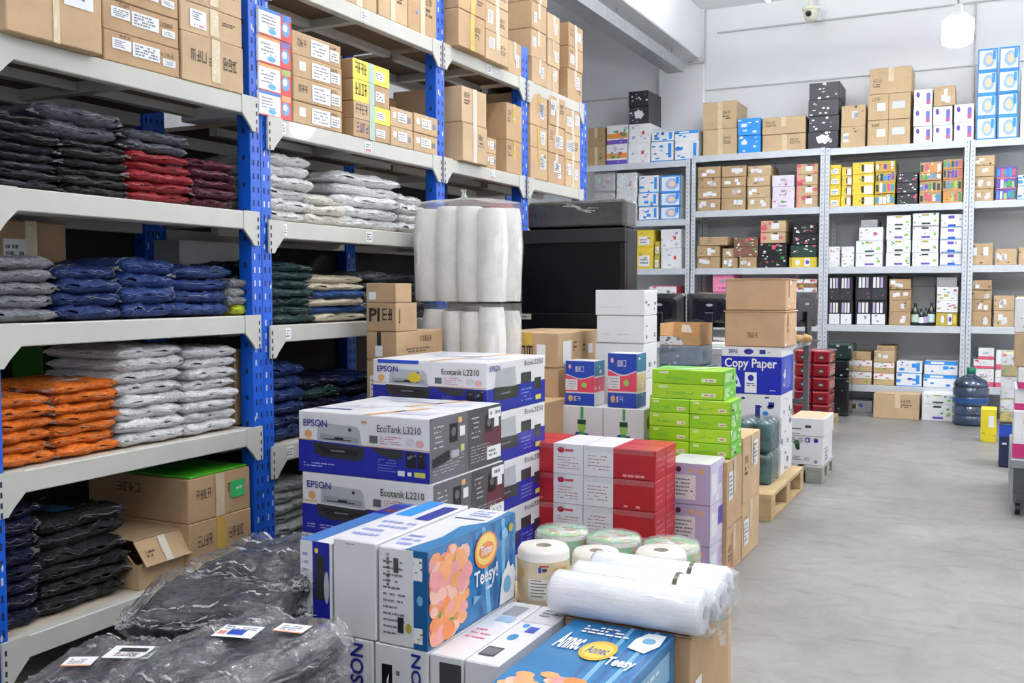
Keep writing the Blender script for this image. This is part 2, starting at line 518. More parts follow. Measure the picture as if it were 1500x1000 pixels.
# pendant lamp ---------------------------------------------------------------
p = onY(1403, 45, 5.93)
r = root('pendant_lamp', (p.x, p.y, p.z), 'glowing white pendant lamp hanging by a cord near the back racks', 'lamp')
c = Canvas(); c.lathe([(0.0, -0.082), (0.045, -0.08), (0.074, -0.068), (0.08, -0.04), (0.08, 0.055), (0.06, 0.068), (0.02, 0.07)], glow((1, 1, 1), 14.0), 28); c.build('bulb', r)
c = Canvas(); c.lathe([(0.062, 0.066), (0.05, 0.085), (0.024, 0.10), (0.02, 0.14), (0.0, 0.142)], paint((215, 215, 215), 0.4), 24); c.build('socket', r)
c = Canvas(); c.tube((0, 0, 0.14), (-0.02, 0, 4.195 - p.z), 0.005, paint((120, 122, 126), 0.5), 8); c.build('cord', r)
pl = bpy.data.lights.new('pendant_light', 'POINT'); pl.energy = 60; pl.shadow_soft_size = 0.09
plo = bpy.data.objects.new('pendant_light', pl); COL.objects.link(plo); plo.location = (p.x, p.y, p.z - 0.19)

# ------------------------------------------------------------------ racks
XF = -2.5
BLUE = paint((10, 88, 204), 0.4, 0.12, 6, 0.0, 0.2, 'blue_enamel')
SLOT = paint((14, 26, 70), 0.7)
CHIP = paint((196, 206, 226), 0.5)
BEAMC = paint((196, 196, 190), 0.45, 0.05, 5, 0.0, 0.1, 'beam_enamel')
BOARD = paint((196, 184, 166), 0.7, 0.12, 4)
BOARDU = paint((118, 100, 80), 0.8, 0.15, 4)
SHADEP = paint((44, 40, 38), 0.85, 0.2, 3)  # near-black that stands in for the shade inside the blue racks
def YP(px, py=423, X=XF): return onX(px, py, X).y

def blue_post(parent, y0, y1, x0, x1, zt, seed, face_dir=1):
    c = Canvas(); rnd = random.Random(seed)
    c.box(x0, x1, y0, y1, 0.0, zt, BLUE, 0.002)
    f = Face(c, (x1, y0, 0), (0, 1, 0), (0, 0, 1), (1, 0, 0), y1 - y0, zt)
    z = 0.06; w = y1 - y0
    while z < zt - 0.05:
        for u in (0.22, 0.68):
            m = CHIP if rnd.random() < 0.22 else SLOT
            f.rect(u, z / zt, u + 0.13, (z + 0.022) / zt, m)
        if rnd.random() < 0.12: f.ell(rnd.uniform(.1, .9), z / zt, 0.07, 0.003, CHIP, 1, 8, .2)
        z += 0.05
    g = Face(c, (x0, y0, 0), (1, 0, 0), (0, 0, 1), (0, -1, 0), x1 - x0, zt)
    z = 0.08
    while z < zt - 0.05:
        g.rect(0.4, z / zt, 0.6, (z + 0.018) / zt, SLOT); z += 0.1
    return c.build('post', parent)

def blue_bay(label, ya, yb, zs, posts, shade_top, skip_back=False, stickers=()):
    """ya..yb = clear opening between posts along Y; posts = list of (y0,y1,ztop)"""
    r = root('storage_rack', (XF, (ya + yb) / 2, 0), label, 'rack', 'blue and cream racks along the left wall')
    def rel(c): # shift canvas into the root's frame
        c.v = [(x - XF, y - (ya + yb) / 2, z) for x, y, z in c.v]; return c
    for i, (y0, y1, zt) in enumerate(posts):
        for (x0, x1) in ((XF - 0.075, XF - 0.012), (XF - 0.62, XF - 0.56)):
            c0 = blue_post(r, y0 - (ya + yb) / 2, y1 - (ya + yb) / 2, x0 - XF, x1 - XF, zt, hash((i, x0)) % 999)
    for k, z in enumerate(zs):
        c = Canvas()
        c.box(XF - 0.04, XF, ya - 0.004, yb + 0.004, z - 0.066, z, BEAMC, 0.003)
        for s, ye in ((1, yb), (-1, ya)):       # connector plates hooked over the posts
            e = ye + s * 0.03
            pts = [(e, z + 0.002), (e, z - 0.125), (e - s * 0.03, z - 0.125), (e - s * 0.045, z - 0.105), (e - s * 0.085, z - 0.065), (e - s * 0.085, z + 0.002)]
            xa, xb = XF - 0.006, XF + 0.003
            fr = [(xb, a, b) for a, b in pts]; bk = [(xa, a, b) for a, b in pts]
            c.face(fr, BEAMC); c.face(bk[::-1], BEAMC)
            for i in range(len(pts)):
                j = (i + 1) % len(pts)
                c.face([fr[i], bk[i], bk[j], fr[j]], BEAMC)
            for dz in (0.02, 0.05, 0.08, 0.108):
                c.face([(xb + .0006, e - s * 0.006, z - dz), (xb + .0006, e - s * 0.013, z - dz), (xb + .0006, e - s * 0.013, z - dz - 0.016), (xb + .0006, e - s * 0.006, z - dz - 0.016)], SLOT)
        rel(c).build('front_beam', r)
        c = Canvas(); c.box(XF - 0.6, XF - 0.57, ya, yb, z - 0.066, z, BEAMC, 0.003); rel(c).build('rear_beam', r)
        c = Canvas()
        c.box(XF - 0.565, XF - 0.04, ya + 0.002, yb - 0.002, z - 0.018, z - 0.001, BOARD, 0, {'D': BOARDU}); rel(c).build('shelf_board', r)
        c = Canvas()
        for q in (0.5,):
            yy = ya + (yb - ya) * q
            c.box(XF - 0.57, XF - 0.04, yy - 0.02, yy + 0.02, z - 0.055, z - 0.0185, BEAMC)
        c.box(XF - 0.32, XF - 0.28, ya, yb, z - 0.05, z - 0.019, BEAMC)
        rel(c).build('shelf_brace', r)
    for (px, k) in stickers:
        z = zs[k]; y = YP(px)
        c = Canvas(); f = Face(c, (XF + 0.0008, y - 0.025, z - 0.055), (0, 1, 0), (0, 0, 1), (1, 0, 0), 0.05, 0.045)
        f.rect(0, 0, 1, 1, w_ink()); f.lines(0.12, 0.15, 0.9, 0.85, 3, paint((120, 116, 132), .6), 1, rnd=random.Random(px))
        if k == 1 and px > 500: f.rect(0.05, 0.05, 0.95, 0.2, paint((220, 150, 150), .5), 2)
        rel(c).build('beam_sticker', r)
    if shade_top:
        c = Canvas(); c.box(XF - 0.64, XF - 0.625, ya - 0.06, yb + 0.055, 0.05, shade_top, SHADEP); rel(c).build('shade_sheet', r)  # dark sheet added behind the shelves to imitate deep shade
    return r

def zx(px, py): return onX(px, py, XF).z
NZ = [zx(300, 124.5), zx(186, 291), zx(186, 468.5), zx(186, 661), zx(60, 924)]
SZ = [zx(570, 28), zx(508, 197), zx(500, 332), zx(460, 474), zx(407, 653), 0.17]
print('NZ', [round(z, 3) for z in NZ]); print('SZ', [round(z, 3) for z in SZ])
yA = YP(2); y0, y1 = YP(373), YP(388); y2 = YP(402.5)
q0, q1 = YP(643), YP(655); s0, s1 = YP(766), YP(776); e0, e1 = YP(852), YP(861)
print('Y', [round(v, 2) for v in (yA, y0, y1, y2, q0, q1, s0, s1, e0, e1)])
blue_bay('blue posted rack with cream beams at the near end, holding garment piles', yA, y0, NZ, [(yA - 0.058, yA, 3.2), (y0, y1 - 0.001, 3.3)], NZ[0] - 0.005)
blue_bay('blue posted rack behind the printer cartons, holding white garment piles', y2, q0, SZ, [(y1, y2, 3.3), (q0, q1, 3.3)], SZ[1] - 0.005, stickers=((415, 1), (541, 1), (415, 2), (541, 2), (419, 3), (537, 0), (421, 4)))
blue_bay('blue posted rack behind the hanging white foam bundles, topped by cartons', q1, s0, SZ[:3] + SZ[5:], [(s0, s1, onX(771, 68, XF).z)], SZ[1] - 0.005, stickers=((717, 0), (722, 1)))
blue_bay('far end blue posted rack with cartons in three high stacks', s1, e0, SZ[:3] + SZ[5:], [(e0, e1, onX(857, 150, XF).z)], SZ[1] - 0.005)

# ---- galvanised back racks
YB = 9.9
RGAL = paint((206, 212, 220), 0.42, 0.06, 12, 0.15, 0.0, 'white_perforated_steel')
RHOLE = paint((120, 128, 140), 0.7)
RDECK = paint((150, 152, 154), 0.6)
def XB(px, py=423, Y=YB): return onY(px, py, Y).x
def zb(px, py): return onY(px, py, YB).z
def grey_bay(label, x0, x1, zs, ztop, posts=(1, 1), skips=()):
    r = root('steel_rack', ((x0 + x1) / 2, YB, 0), label, 'rack', 'pale perforated steel racks along the back wall')
    xm = (x0 + x1) / 2
    pw = 0.042
    for s, on in ((0, posts[0]), (1, posts[1])):
        for yy in (0.0, 0.455):
            if not on: continue
            a = (x0 if s == 0 else x1 - pw) - xm
            c = Canvas()
            c.box(a, a + pw, yy, yy + 0.004, 0, ztop, RGAL)
            xs = a if s == 0 else a + pw - 0.004
            c.box(xs, xs + 0.004, yy + 0.004, yy + 0.042, 0, ztop, RGAL)
            f = Face(c, (a, yy, 0), (1, 0, 0), (0, 0, 1), (0, -1, 0), pw, ztop)
            z = 0.05
            while z < ztop - 0.03:
                f.rect(0.4, z / ztop, 0.6, (z + 0.016) / ztop, RHOLE); z += 0.042
            g = Face(c, (xs + .004, yy, 0), (0, 1, 0), (0, 0, 1), (1, 0, 0), 0.042, ztop)
            c.build('post', r)
    for k, z in enumerate(zs):
        c = Canvas()
        c.box(x0 + pw - xm, x1 - pw - xm, 0.002, 0.03, z - 0.066, z, RGAL, 0.003)
        c.build('front_beam', r)
        c = Canvas(); c.box(x0 + pw - xm, x1 - pw - xm, 0.455, 0.485, z - 0.066, z, RGAL, 0.003); c.build('rear_beam', r)
        c = Canvas(); c.box(x0 + 0.006 - xm, x1 - 0.006 - xm, 0.031, 0.454, z - 0.02, z - 0.001, RDECK); c.build('shelf_board', r)
    return r
xa0 = -4.15; xa1 = XB(1009); xb0 = XB(1011.5); xb1 = XB(1205.3); xc0 = XB(1206); xc1 = XB(1415.5); xd0 = XB(1416.5); xd1 = xd0 + 1.3
ZA = [zb(990, 235), zb(990, 321), zb(990, 393), zb(990, 478), 0.12]
ZB_ = [zb(1080, 224.5), zb(1110, 306), zb(1110, 392), zb(1185, 475.5), 0.12]
ZC = [zb(1310, 211.5), zb(1310, 299.5), zb(1310, 390), zb(1310, 476.5), zb(1300, 565)]
ZD = [zb(1455, 203.5), zb(1455, 293.5), zb(1455, 388), zb(1455, 478.5), 0.3]
print('ZA', [round(z, 3) for z in ZA]); print('ZB', [round(z, 3) for z in ZB_]); print('ZC', [round(z, 3) for z in ZC]); print('ZD', [round(z, 3) for z in ZD])
print('X', [round(v, 2) for v in (xa1, xb0, xb1, xc0, xc1, xd0)])
grey_bay('pale steel rack in the corner, partly hidden by the blue racks', xa0, xa1, ZA, ZA[0] + 0.005, skips=())
grey_bay('pale steel rack standing just beside the white column', xb0, xb1, ZB_, ZB_[0] + 0.005)
grey_bay('pale steel rack holding the yellow cartons and the tall white cartons', xc0, xc1, ZC, ZC[0] + 0.005)
grey_bay('pale steel rack at the aisle end behind the water jug', xd0, xd1, ZD, ZD[0] + 0.005)
# ------------------------------------------------------------------ carton looks
ORD = ['first', 'second', 'third', 'fourth', 'fifth', 'sixth', 'seventh', 'eighth', 'ninth', 'tenth', 'eleventh']
def posn(i, n):
    if n == 1: return 'single'
    if i == n - 1: return 'topmost'
    if i == 0: return 'bottom'
    return ORD[i] + ' up'
TAPE = paint((214, 196, 164), 0.22, 0.08, 20)
TAPEY = paint((205, 172, 80), 0.25, 0.08, 20)
TAPEC = paint((222, 212, 196), 0.15, 0.05, 20)
SEAM = paint((120, 92, 62), 0.8)
INK = paint((92, 76, 64), 0.7, 0.1)
PINK = paint((214, 96, 130), 0.6)
GREYINK = paint((120, 122, 132), 0.6)

def d_carton(b, rnd, tape=True, labels=1, mk=1, tapemat=None, face='F'):
    f = getattr(b, face)
    if tape:
        t = b.part('tape', f)
        u = 0.5 + rnd.uniform(-.03, .03); tw = min(0.05 / f.w, 0.16) / 2
        t.rect(u - tw, 0.0 if rnd.random() < .5 else 0.45, u + tw, 1.0, tapemat or TAPE)
        for i in range(4):
            q = rnd.uniform(.5, .95); t.rect(u - tw * .6, q, u - tw * .2 + rnd.random() * tw * .6, q + .025, TAPEC, 1)
    for i in range(labels):
        lf = b.part('shipping_label', f)
        lw = min(rnd.uniform(.2, .32), .11 / f.w + .08); lh = min(rnd.uniform(.32, .5), .1 / f.h + .15)
        u0 = rnd.choice((0.08, 0.12, 0.56, 0.62)) if i == 0 else rnd.uniform(.05, .68)
        v0 = rnd.uniform(.2, .9 - lh)
        lf.rect(u0, v0, u0 + lw, v0 + lh, w_ink())
        lf.lines(u0 + lw * .1, v0 + lh * .12, u0 + lw * .9, v0 + lh * .9, 5, GREYINK, 1, rnd=rnd)
        if rnd.random() < .4: lf.lines(u0 + lw * .3, v0 + lh * .05, u0 + lw * .7, v0 + lh * .15, 1, PINK, 2, rnd=rnd)
    if mk:
        u0 = rnd.uniform(.6, .68) if rnd.random() < .6 else .08
        v0 = rnd.uniform(.45, .7)
        f.glyphs(u0, v0, u0 + .22, v0 + min(.14, .03 / f.h), 4, INK, 1, rnd)
        f.lines(u0, v0 - .2, u0 + .24, v0 - .04, 2, INK, 1, rnd=rnd)
    f.rect(0.0, 0.985, 1, 0.992, SEAM)

def cartons(n, label_fn, x0, x1, y0, y1, z0, hs, design, mat=None, rot=0.0, group=None, name='carton', cat='carton', seed=0, jit=0.004, c=0.003, fm=None):
    """pile of boxes, bottom first; label_fn(i, n)"""
    rnd = random.Random(seed); z = z0; out = []
    for i in range(n):
        h = hs[i] if isinstance(hs, (list, tuple)) else hs
        W, D = x1 - x0, y1 - y0
        if abs(abs(rot) - math.pi / 2) < .2: W, D = D, W
        b = Box(W - 0.004, D - 0.002, h - 0.0015, mat[i % len(mat)] if isinstance(mat, list) else (mat or cardboard()), c, fm)
        if design: design(b, rnd, i)
        o = b.make(name, ((x0 + x1) / 2 + rnd.uniform(-jit, jit), (y0 + y1) / 2 + rnd.uniform(-jit, jit) * .6, z + 0.0005), rot + rnd.uniform(-1, 1) * jit * 1.2, label_fn(i, n), cat, group)
        z += h; out.append(o)
    return out

# ------------------------------------------------------------------ garments in clear bags
from mathutils import noise as mnoise
def pillow(c, w, d, h, mat, seed, nx=44, ny=26, wing=None, ox=0, oy=0, oz=0, wrinkle=0.16, wr_s=(30, 26), exp=3.0, glint_folds=None):
    rnd = random.Random(seed)
    ph = [rnd.uniform(0, 6.28) for _ in range(8)]
    def top(u, v):
        a = max(0, 1 - abs(u) ** (exp * 2.6)) ** 0.5; b = max(0, 1 - abs(v) ** (exp * 3.4)) ** 0.5
        z = a * b
        z *= 0.88 + 0.12 * math.sin(3.1 * u + ph[0]) * math.sin(2.3 * v + ph[1]) + 0.05 * math.sin(9 * u + ph[2] + 2 * v) + 0.08 * math.cos(1.5 * u)
        z *= 1 - 0.22 * math.exp(-(u - 0.15 * math.sin(ph[5])) ** 2 / 0.004) * (1 if v < 0 else .3)
        return z
    vs = []; N = (nx + 1) * (ny + 1)
    us = [math.sin(math.pi / 2 * math.sin(math.pi / 2 * (-1 + 2 * i / nx))) for i in range(nx + 1)]
    ws = [math.sin(math.pi / 2 * math.sin(math.pi / 2 * (-1 + 2 * j / ny))) for j in range(ny + 1)]
    for s in (1, -1):
        for v in ws:
            for u in us:
                x = u * w / 2 * (1 - 0.03 * abs(v) ** 3 + 0.015 * math.sin(5 * v + ph[3]))
                y = v * d / 2 * (1 + 0.035 * math.sin(4 * u + ph[4]) - 0.05 * abs(u) ** 6)
                zz = h / 2 + s * top(u, v) * h / 2 * (0.98 if s < 0 else 1) + 0.05 * h * math.sin(6 * u + ph[6]) * (1 if s > 0 else 0.3)
                if wrinkle:
                    q = Vector((u * w / 2 * wr_s[0] + seed * 3.7, v * d / 2 * wr_s[1], s * 2.0 + zz / h))
                    a_ = mnoise.noise(q * 1.0); b_ = abs(mnoise.noise(q * 2.3)); e_ = 1 - 0.5 * max(abs(u), abs(v)) ** 8
                    zz += h * wrinkle * (0.55 * a_ - 0.75 * b_ + 0.2) * (1 if s > 0 else 0.45)
                    y += d * 0.012 * wrinkle * 10 * mnoise.noise(q * 1.7 + Vector((9, 0, 0))) * abs(v) ** 3
                vs.append((ox + x, oy + y, oz + max(zz, 0)))
    fs = []
    for s in (0, 1):
        for j in range(ny):
            for i in range(nx):
                a = s * N + j * (nx + 1) + i
                q = (a, a + 1, a + nx + 2, a + nx + 1)
                fs.append(q if s == 0 else q[::-1])
    c.mesh(vs, fs, mat, True)
    if glint_folds:                       # whitish ribbons along the plastic folds, standing in for glints
        cm, cn, lift = glint_folds
        for _ in range(cn):
            j = rnd.choice((0, 1, 1, 2, 3, 4, 5, 7, 9)) if rnd.random() < .8 else rnd.randrange(1, ny - 2)
            j = min(j, ny - 2); s0 = N if rnd.random() < .22 and j < 5 else 0
            i0 = rnd.randrange(1, nx - 4); ln = rnd.randrange(2, 9); t0 = rnd.random() * .6; wd = rnd.uniform(.12, .4); dr = rnd.uniform(-.09, .09)
            pts = []
            for q in range(ln + 1):
                i = i0 + q
                if i > nx: break
                A = Vector(vs[s0 + j * (nx + 1) + i]); B = Vector(vs[s0 + (j + 1) * (nx + 1) + i])
                tt = t0 + dr * q; e = wd * math.sin(math.pi * (q + .15) / (ln + .3))
                off = Vector((0, -lift[0] if j < 7 else 0, lift[1] * (1 if s0 == 0 else -.3)))
                pts.append((A.lerp(B, tt - e / 2) + off, A.lerp(B, tt + e / 2) + off * 1.3))
            for a_, b_ in zip(pts, pts[1:]): c.face([a_[0], b_[0], b_[1], a_[1]], cm, True)
    if wing:
        for sx in (-1, 1):
            for k in range(2):
                y0 = oy - d / 2 * (0.93 if k == 0 else 0.3) ; l = w * rnd.uniform(.05, .09); zz = oz + h * rnd.uniform(.35, .6)
                xx = ox + sx * w / 2 * 0.9
                c.face([(xx, y0, zz + h * .22), (xx + sx * (l + w * .05), y0 + d * .05, zz), (xx, y0 + d * .3, zz + h * .1)], wing)
                c.face([(xx, y0, zz - h * .2), (xx + sx * (l + w * .05), y0 + d * .05, zz), (xx, y0, zz + h * .22)], wing)
WING = film(0.4)
_PM = {}
def bag_mesh(v):
    if v not in _PM:
        c = Canvas(); pillow(c, 1, 1, 1, garment((128, 128, 128)), v, wing=WING, wrinkle=0.3, wr_s=(9, 9), glint_folds=(film(.62, (250, 250, 252), 30), 16, (.006, .05)))  # pale fold ribbons imitate glints on the bag film
        o = c.build('garment_bag'); _PM[v] = o.data
        bpy.data.objects.remove(o)
    return _PM[v]
def garments(n, label_fn, yc, w, x_front, d, z0, H, mats, group, seed=0, extra=None, rot=math.pi / 2, x_c=None, sticker=None):
    """pile of bagged garments on the rack, long folded edge to the aisle"""
    rnd = random.Random(seed); h = H / n; z = z0
    for i in range(n):
        me = bag_mesh(rnd.randrange(7))
        o = bpy.data.objects.new('garment_bag', me); COL.objects.link(o)
        k = mats[i % len(mats)] if isinstance(mats, list) else mats
        o.material_slots[0].link = 'OBJECT'; o.material_slots[0].material = k
        dd = d * rnd.uniform(.95, 1.0)
        o.scale = (w * rnd.uniform(.94, 1.02), dd, h * 1.22 if i < n - 1 else h * 1.15)
        xx = x_front - dd / 2 - rnd.uniform(0, .02)
        o.location = (xx, yc + rnd.uniform(-.012, .012), z)
        tilt = rnd.uniform(-.02, .02)
        o.rotation_euler = (0.0, tilt, rot + rnd.uniform(-.05, .05))
        tag(o, label_fn(i, n), 'garment bag', group)
        if sticker and i == n - 1:
            c = Canvas(); f = Face(c, (-0.2, -0.35, 1.0), (1, 0, 0), (0, 1, 0), (0, 0, 1), 0.4, 0.45)
            f.poly([(0, .1), (.5, 0), (1, .15), (.9, .8), (.4, 1), (0, .7)], sticker)
            q = c.build('printed_patch', o, (0, 0, 0.0))
        z += h
    return z

def rack_lab(look, noun, col, shelf, bay):
    return lambda i, n: f'{look} {noun}, {posn(i, n)} in {col}, {shelf}, {bay}'

NB = 'near blue rack'; SB = 'second blue rack'; TB = 'third blue rack'; FB = 'far blue rack'

# px range -> pile on the near/second rack
def gpile(px0, px1, ytop, n, zs, mats, look, col, shelf, bay, seed, d=0.36, xf=-2.535, py=None, group=None, dz=0, sticker=None, noun='bag'):
    py = py or (ytop + 30)
    ya, yb = onX(px0, py, xf).y, onX(px1, py, xf).y
    zt = onX((px0 + px1) / 2, ytop, xf).z
    garments(n, rack_lab(look, noun, col, shelf, bay), (ya + yb) / 2, (yb - ya) * 1.0, xf, d, zs + dz, zt - zs - dz, mats, group or f'garment bags on the {shelf} of the {bay}', seed, sticker=sticker)

g_navyblk = garment((34, 38, 50)); g_black = garment((34, 34, 38)); g_slate = garment((84, 88, 100)); g_red = garment((158, 30, 44)); g_maroon = garment((88, 24, 46))
g_grey = garment((142, 144, 152)); g_navy = garment((34, 62, 130)); g_navy2 = garment((28, 52, 112)); g_dnavy = garment((16, 24, 58)); g_orange = garment((236, 122, 38), (60, 40, 40), 0.72)
g_white = garment((242, 243, 250), (40, 44, 48), 0.71); g_white2 = garment((240, 240, 240), (96, 92, 96), 0.75); g_beige = garment((226, 214, 190), (60, 60, 66), 0.72)
g_teal = garment((24, 58, 62)); g_charc = garment((38, 38, 42)); g_azure = garment((28, 80, 150)); g_lime = garment((190, 205, 50)); g_lgrey = garment((190, 196, 196), (40, 60, 50), .72)

# near rack, second shelf level (index 1)
Z = NZ[1]
gpile(-28, 92, 166, 8, Z, [g_navyblk, g_black], 'dark navy', 'first pile', 'upper shelf', NB, 1, py=240)
gpile(88, 192, 208, 6, Z, [g_black, g_charc], 'black', 'second pile', 'upper shelf', NB, 2, py=250)
gpile(52, 182, 158, 2, Z, [g_slate], 'slate grey', 'pair laid over the black piles', 'upper shelf', NB, 3, py=190, dz=onX(120, 205, -2.535).z - Z, sticker=None)
gpile(190, 286, 226, 5, Z, [g_red], 'red', 'third pile', 'upper shelf', NB, 4, py=260)
gpile(184, 280, 193, 2, Z, [g_slate], 'slate grey', 'pair lying over the red pile', 'upper shelf', NB, 5, py=205, dz=onX(235, 226, -2.535).z - Z)
gpile(282, 352, 236, 5, Z, [g_maroon], 'dark maroon', 'pile by the blue post', 'upper shelf', NB, 6, py=270)
# third level (index 2)
Z = NZ[2]
gpile(-20, 92, 377, 5, Z, [g_grey], 'pale grey', 'first pile', 'middle shelf', NB, 11, py=430)
gpile(86, 184, 392, 4, Z, [g_navy2], 'blue', 'second pile', 'middle shelf', NB, 12, py=430, sticker=paint((206, 202, 120), .4))
gpile(180, 262, 382, 4, Z, [g_navy], 'blue', 'third pile', 'middle shelf', NB, 13, py=430, sticker=paint((222, 222, 200), .4))
gpile(258, 342, 392, 4, Z, [g_navy, g_navy2], 'blue', 'fourth pile', 'middle shelf', NB, 14, py=430, sticker=paint((222, 222, 206), .4))
gpile(340, 366, 410, 4, Z, [g_lime, g_grey, g_lgrey, g_grey], 'narrow pale', 'pile by the blue post', 'middle shelf', NB, 15, py=440, d=.3)
# fourth level (index 3)
Z = NZ[3]
gpile(-16, 84, 582, 6, Z, [g_orange], 'orange', 'first pile', 'lower shelf', NB, 21, py=640, sticker=paint((210, 214, 220), .4))
gpile(80, 180, 560, 7, Z, [g_orange], 'orange', 'second pile', 'lower shelf', NB, 22, py=620, sticker=paint((206, 212, 220), .4))
gpile(176, 276, 508, 8, Z, [g_white], 'white', 'third pile', 'lower shelf', NB, 23, py=600)
gpile(272, 352, 510, 8, Z, [g_white], 'white', 'fourth pile', 'lower shelf', NB, 24, py=600)
# fifth level (index 4)
Z = NZ[4]
gpile(-60, 66, 748, 8, Z, [g_dnavy], 'very dark navy', 'first pile', 'bottom shelf', NB, 31, py=850, xf=-2.56)
gpile(60, 196, 752, 6, Z, [g_charc, g_black], 'black', 'second pile', 'bottom shelf', NB, 32, py=850, xf=-2.56, sticker=paint((30, 80, 120), .4))

# second rack garments
Z = SZ[2]
gpile(390, 462, 228, 6, Z, [g_white2], 'off white', 'first pile', 'second shelf', SB, 41, py=300)
gpile(450, 514, 288, 3, Z, [garment((242, 239, 228), (60, 60, 60), .74)], 'cream', 'second pile', 'second shelf', SB, 42, py=320)
gpile(492, 592, 258, 5, Z, [g_white], 'white', 'third pile', 'second shelf', SB, 43, py=300)
gpile(588, 628, 288, 4, Z, [g_white2], 'off white', 'fourth pile', 'second shelf', SB, 44, py=320)
Z = SZ[3]
gpile(392, 464, 386, 7, Z, [g_teal], 'dark green', 'first pile', 'third shelf', SB, 51, py=430)
gpile(458, 540, 405, 6, Z, [g_beige, g_azure, g_beige, g_azure, g_beige, g_beige], 'cream or blue', 'second pile', 'third shelf', SB, 52, py=430)
gpile(536, 630, 402, 5, Z, [g_slate], 'grey', 'third pile', 'third shelf', SB, 53, py=430)
Z = SZ[4]
gpile(394, 452, 535, 6, Z, [g_navy2], 'navy blue', 'first pile', 'fourth shelf', SB, 54, py=590, sticker=paint((200, 214, 60), .4))
gpile(448, 505, 552, 5, Z, [g_dnavy, g_teal], 'dark blue', 'second pile', 'fourth shelf', SB, 55, py=590)
gpile(502, 560, 548, 5, Z, [g_navy2, g_dnavy], 'navy', 'third pile', 'fourth shelf', SB, 56, py=590)
Z = SZ[5]
gpile(398, 470, 705, 6, Z, [g_lgrey], 'pale grey', 'first pile', 'bottom shelf', SB, 57, py=740)
# red bag behind the foam bundles
gpile(722, 764, 296, 5, SZ[2], [garment((190, 20, 40), (20, 20, 24), .62)], 'bright red', 'pile behind the foam bundles', 'second shelf', TB, 58, py=320)

# ------------------------------------------------------------------ cartons on the blue racks
def cpile(px0, px1, py, zs, hs, design, look, col, shelf, bay, seed, xf=-2.5, d=0.4, mat=None, noun='carton', group=None, name='carton', cat='carton', dz=0, fm=None, c=0.003):
    ya, yb = onX(px0, py, xf).y, onX(px1, py, xf).y
    cartons(len(hs), rack_lab(look, noun, col, shelf, bay), xf - d, xf, ya, yb, zs + dz, hs, design, mat, math.pi / 2, group or f'cartons on the {shelf} of the {bay}', name, cat, seed, fm=fm, c=c)
def Hs(px, ys, xf=-2.5):
    """pixel rows from the bottom up -> heights"""
    zz = [onX(px, y, xf).z for y in ys]
    return [b - a for a, b in zip(zz, zz[1:])]
CB = [cardboard((194, 164, 128)), cardboard((186, 154, 118)), cardboard((198, 170, 136))]
def DC(labels=1, mk=1, tapemat=None, tape=True):
    return lambda b, r, i: d_carton(b, r, tape, labels, mk, tapemat)

def d_big(b, r, i):
    t = b.part('tape', b.F); t.rect(.46, 0, .53, 1, TAPE); t.rect(.47, .12, .50, .22, TAPEC, 1); t.rect(.465, .7, .49, .85, TAPEC, 1)
    l = b.part('shipping_label', b.F); l.rect(.24, .42, .39, .6, w_ink()); l.lines(.26, .44, .37, .58, 3, GREYINK, 1, rnd=r)
    l = b.part('shipping_label', b.F); l.rect(.58, .36, .9, .86, w_ink()); l.lines(.62, .42, .86, .8, 8, GREYINK, 1, .4, rnd=r); l.rect(.68, .76, .8, .79, INK, 2)
Z = NZ[0]
cpile(8, 150, 60, Z, [0.33], d_big, 'very large brown', 'end place', 'top shelf', NB, 60, xf=-2.46, mat=CB[0], d=.5)
def d_two(b, r, i):
    for (a, c_, e, f_) in ((.1, .45, .34, .8), (.36, .35, .72, .82), (.76, .3, .94, .55)):
        l = b.part('shipping_label', b.F); l.rect(a, c_, e, f_, w_ink()); l.lines(a + .03, c_ + .05, e - .02, f_ - .05, 4, GREYINK, 1, rnd=r)
    b.F.glyphs(.2, .85, .34, .95, 3, INK, 1, r); b.F.glyphs(.74, .62, .92, .76, 4, INK, 1, r)
cpile(151, 263, 75, Z, Hs(207, (99, 55, 10, -35)), d_two, 'brown, white labelled', 'first pile of three', 'top shelf', NB, 61, mat=CB[1])
def d_three(b, r, i):
    t = b.part('tape', b.F); t.rect(.46, .1, .6, 1, TAPE)
    for k in range(5): t.rect(.47 + .02 * k, .15 + .15 * k, .5 + .02 * k, .2 + .15 * k, TAPEC, 1)
    if i > 0:
        l = b.part('shipping_label', b.F); l.rect(.14, .2, .4, .8, w_ink()); l.lines(.18, .45, .36, .75, 4, GREYINK, 1, rnd=r); l.lines(.2, .24, .36, .34, 1, PINK, 1, rnd=r)
    else:
        b.F.glyphs(.14, .45, .4, .68, 3, INK, 1, r); b.F.lines(.42, .4, .62, .6, 3, INK, 1, rnd=r); b.F.glyphs(.66, .42, .9, .66, 3, INK, 1, r)
    b.F.lines(.66, .55, .9, .7, 2, INK, 1, rnd=r)
cpile(265, 356, 100, Z, Hs(310, (128, 58, 14, -30)), d_three, 'taped brown', 'pile by the blue post', 'top shelf', NB, 62, mat=CB[2])

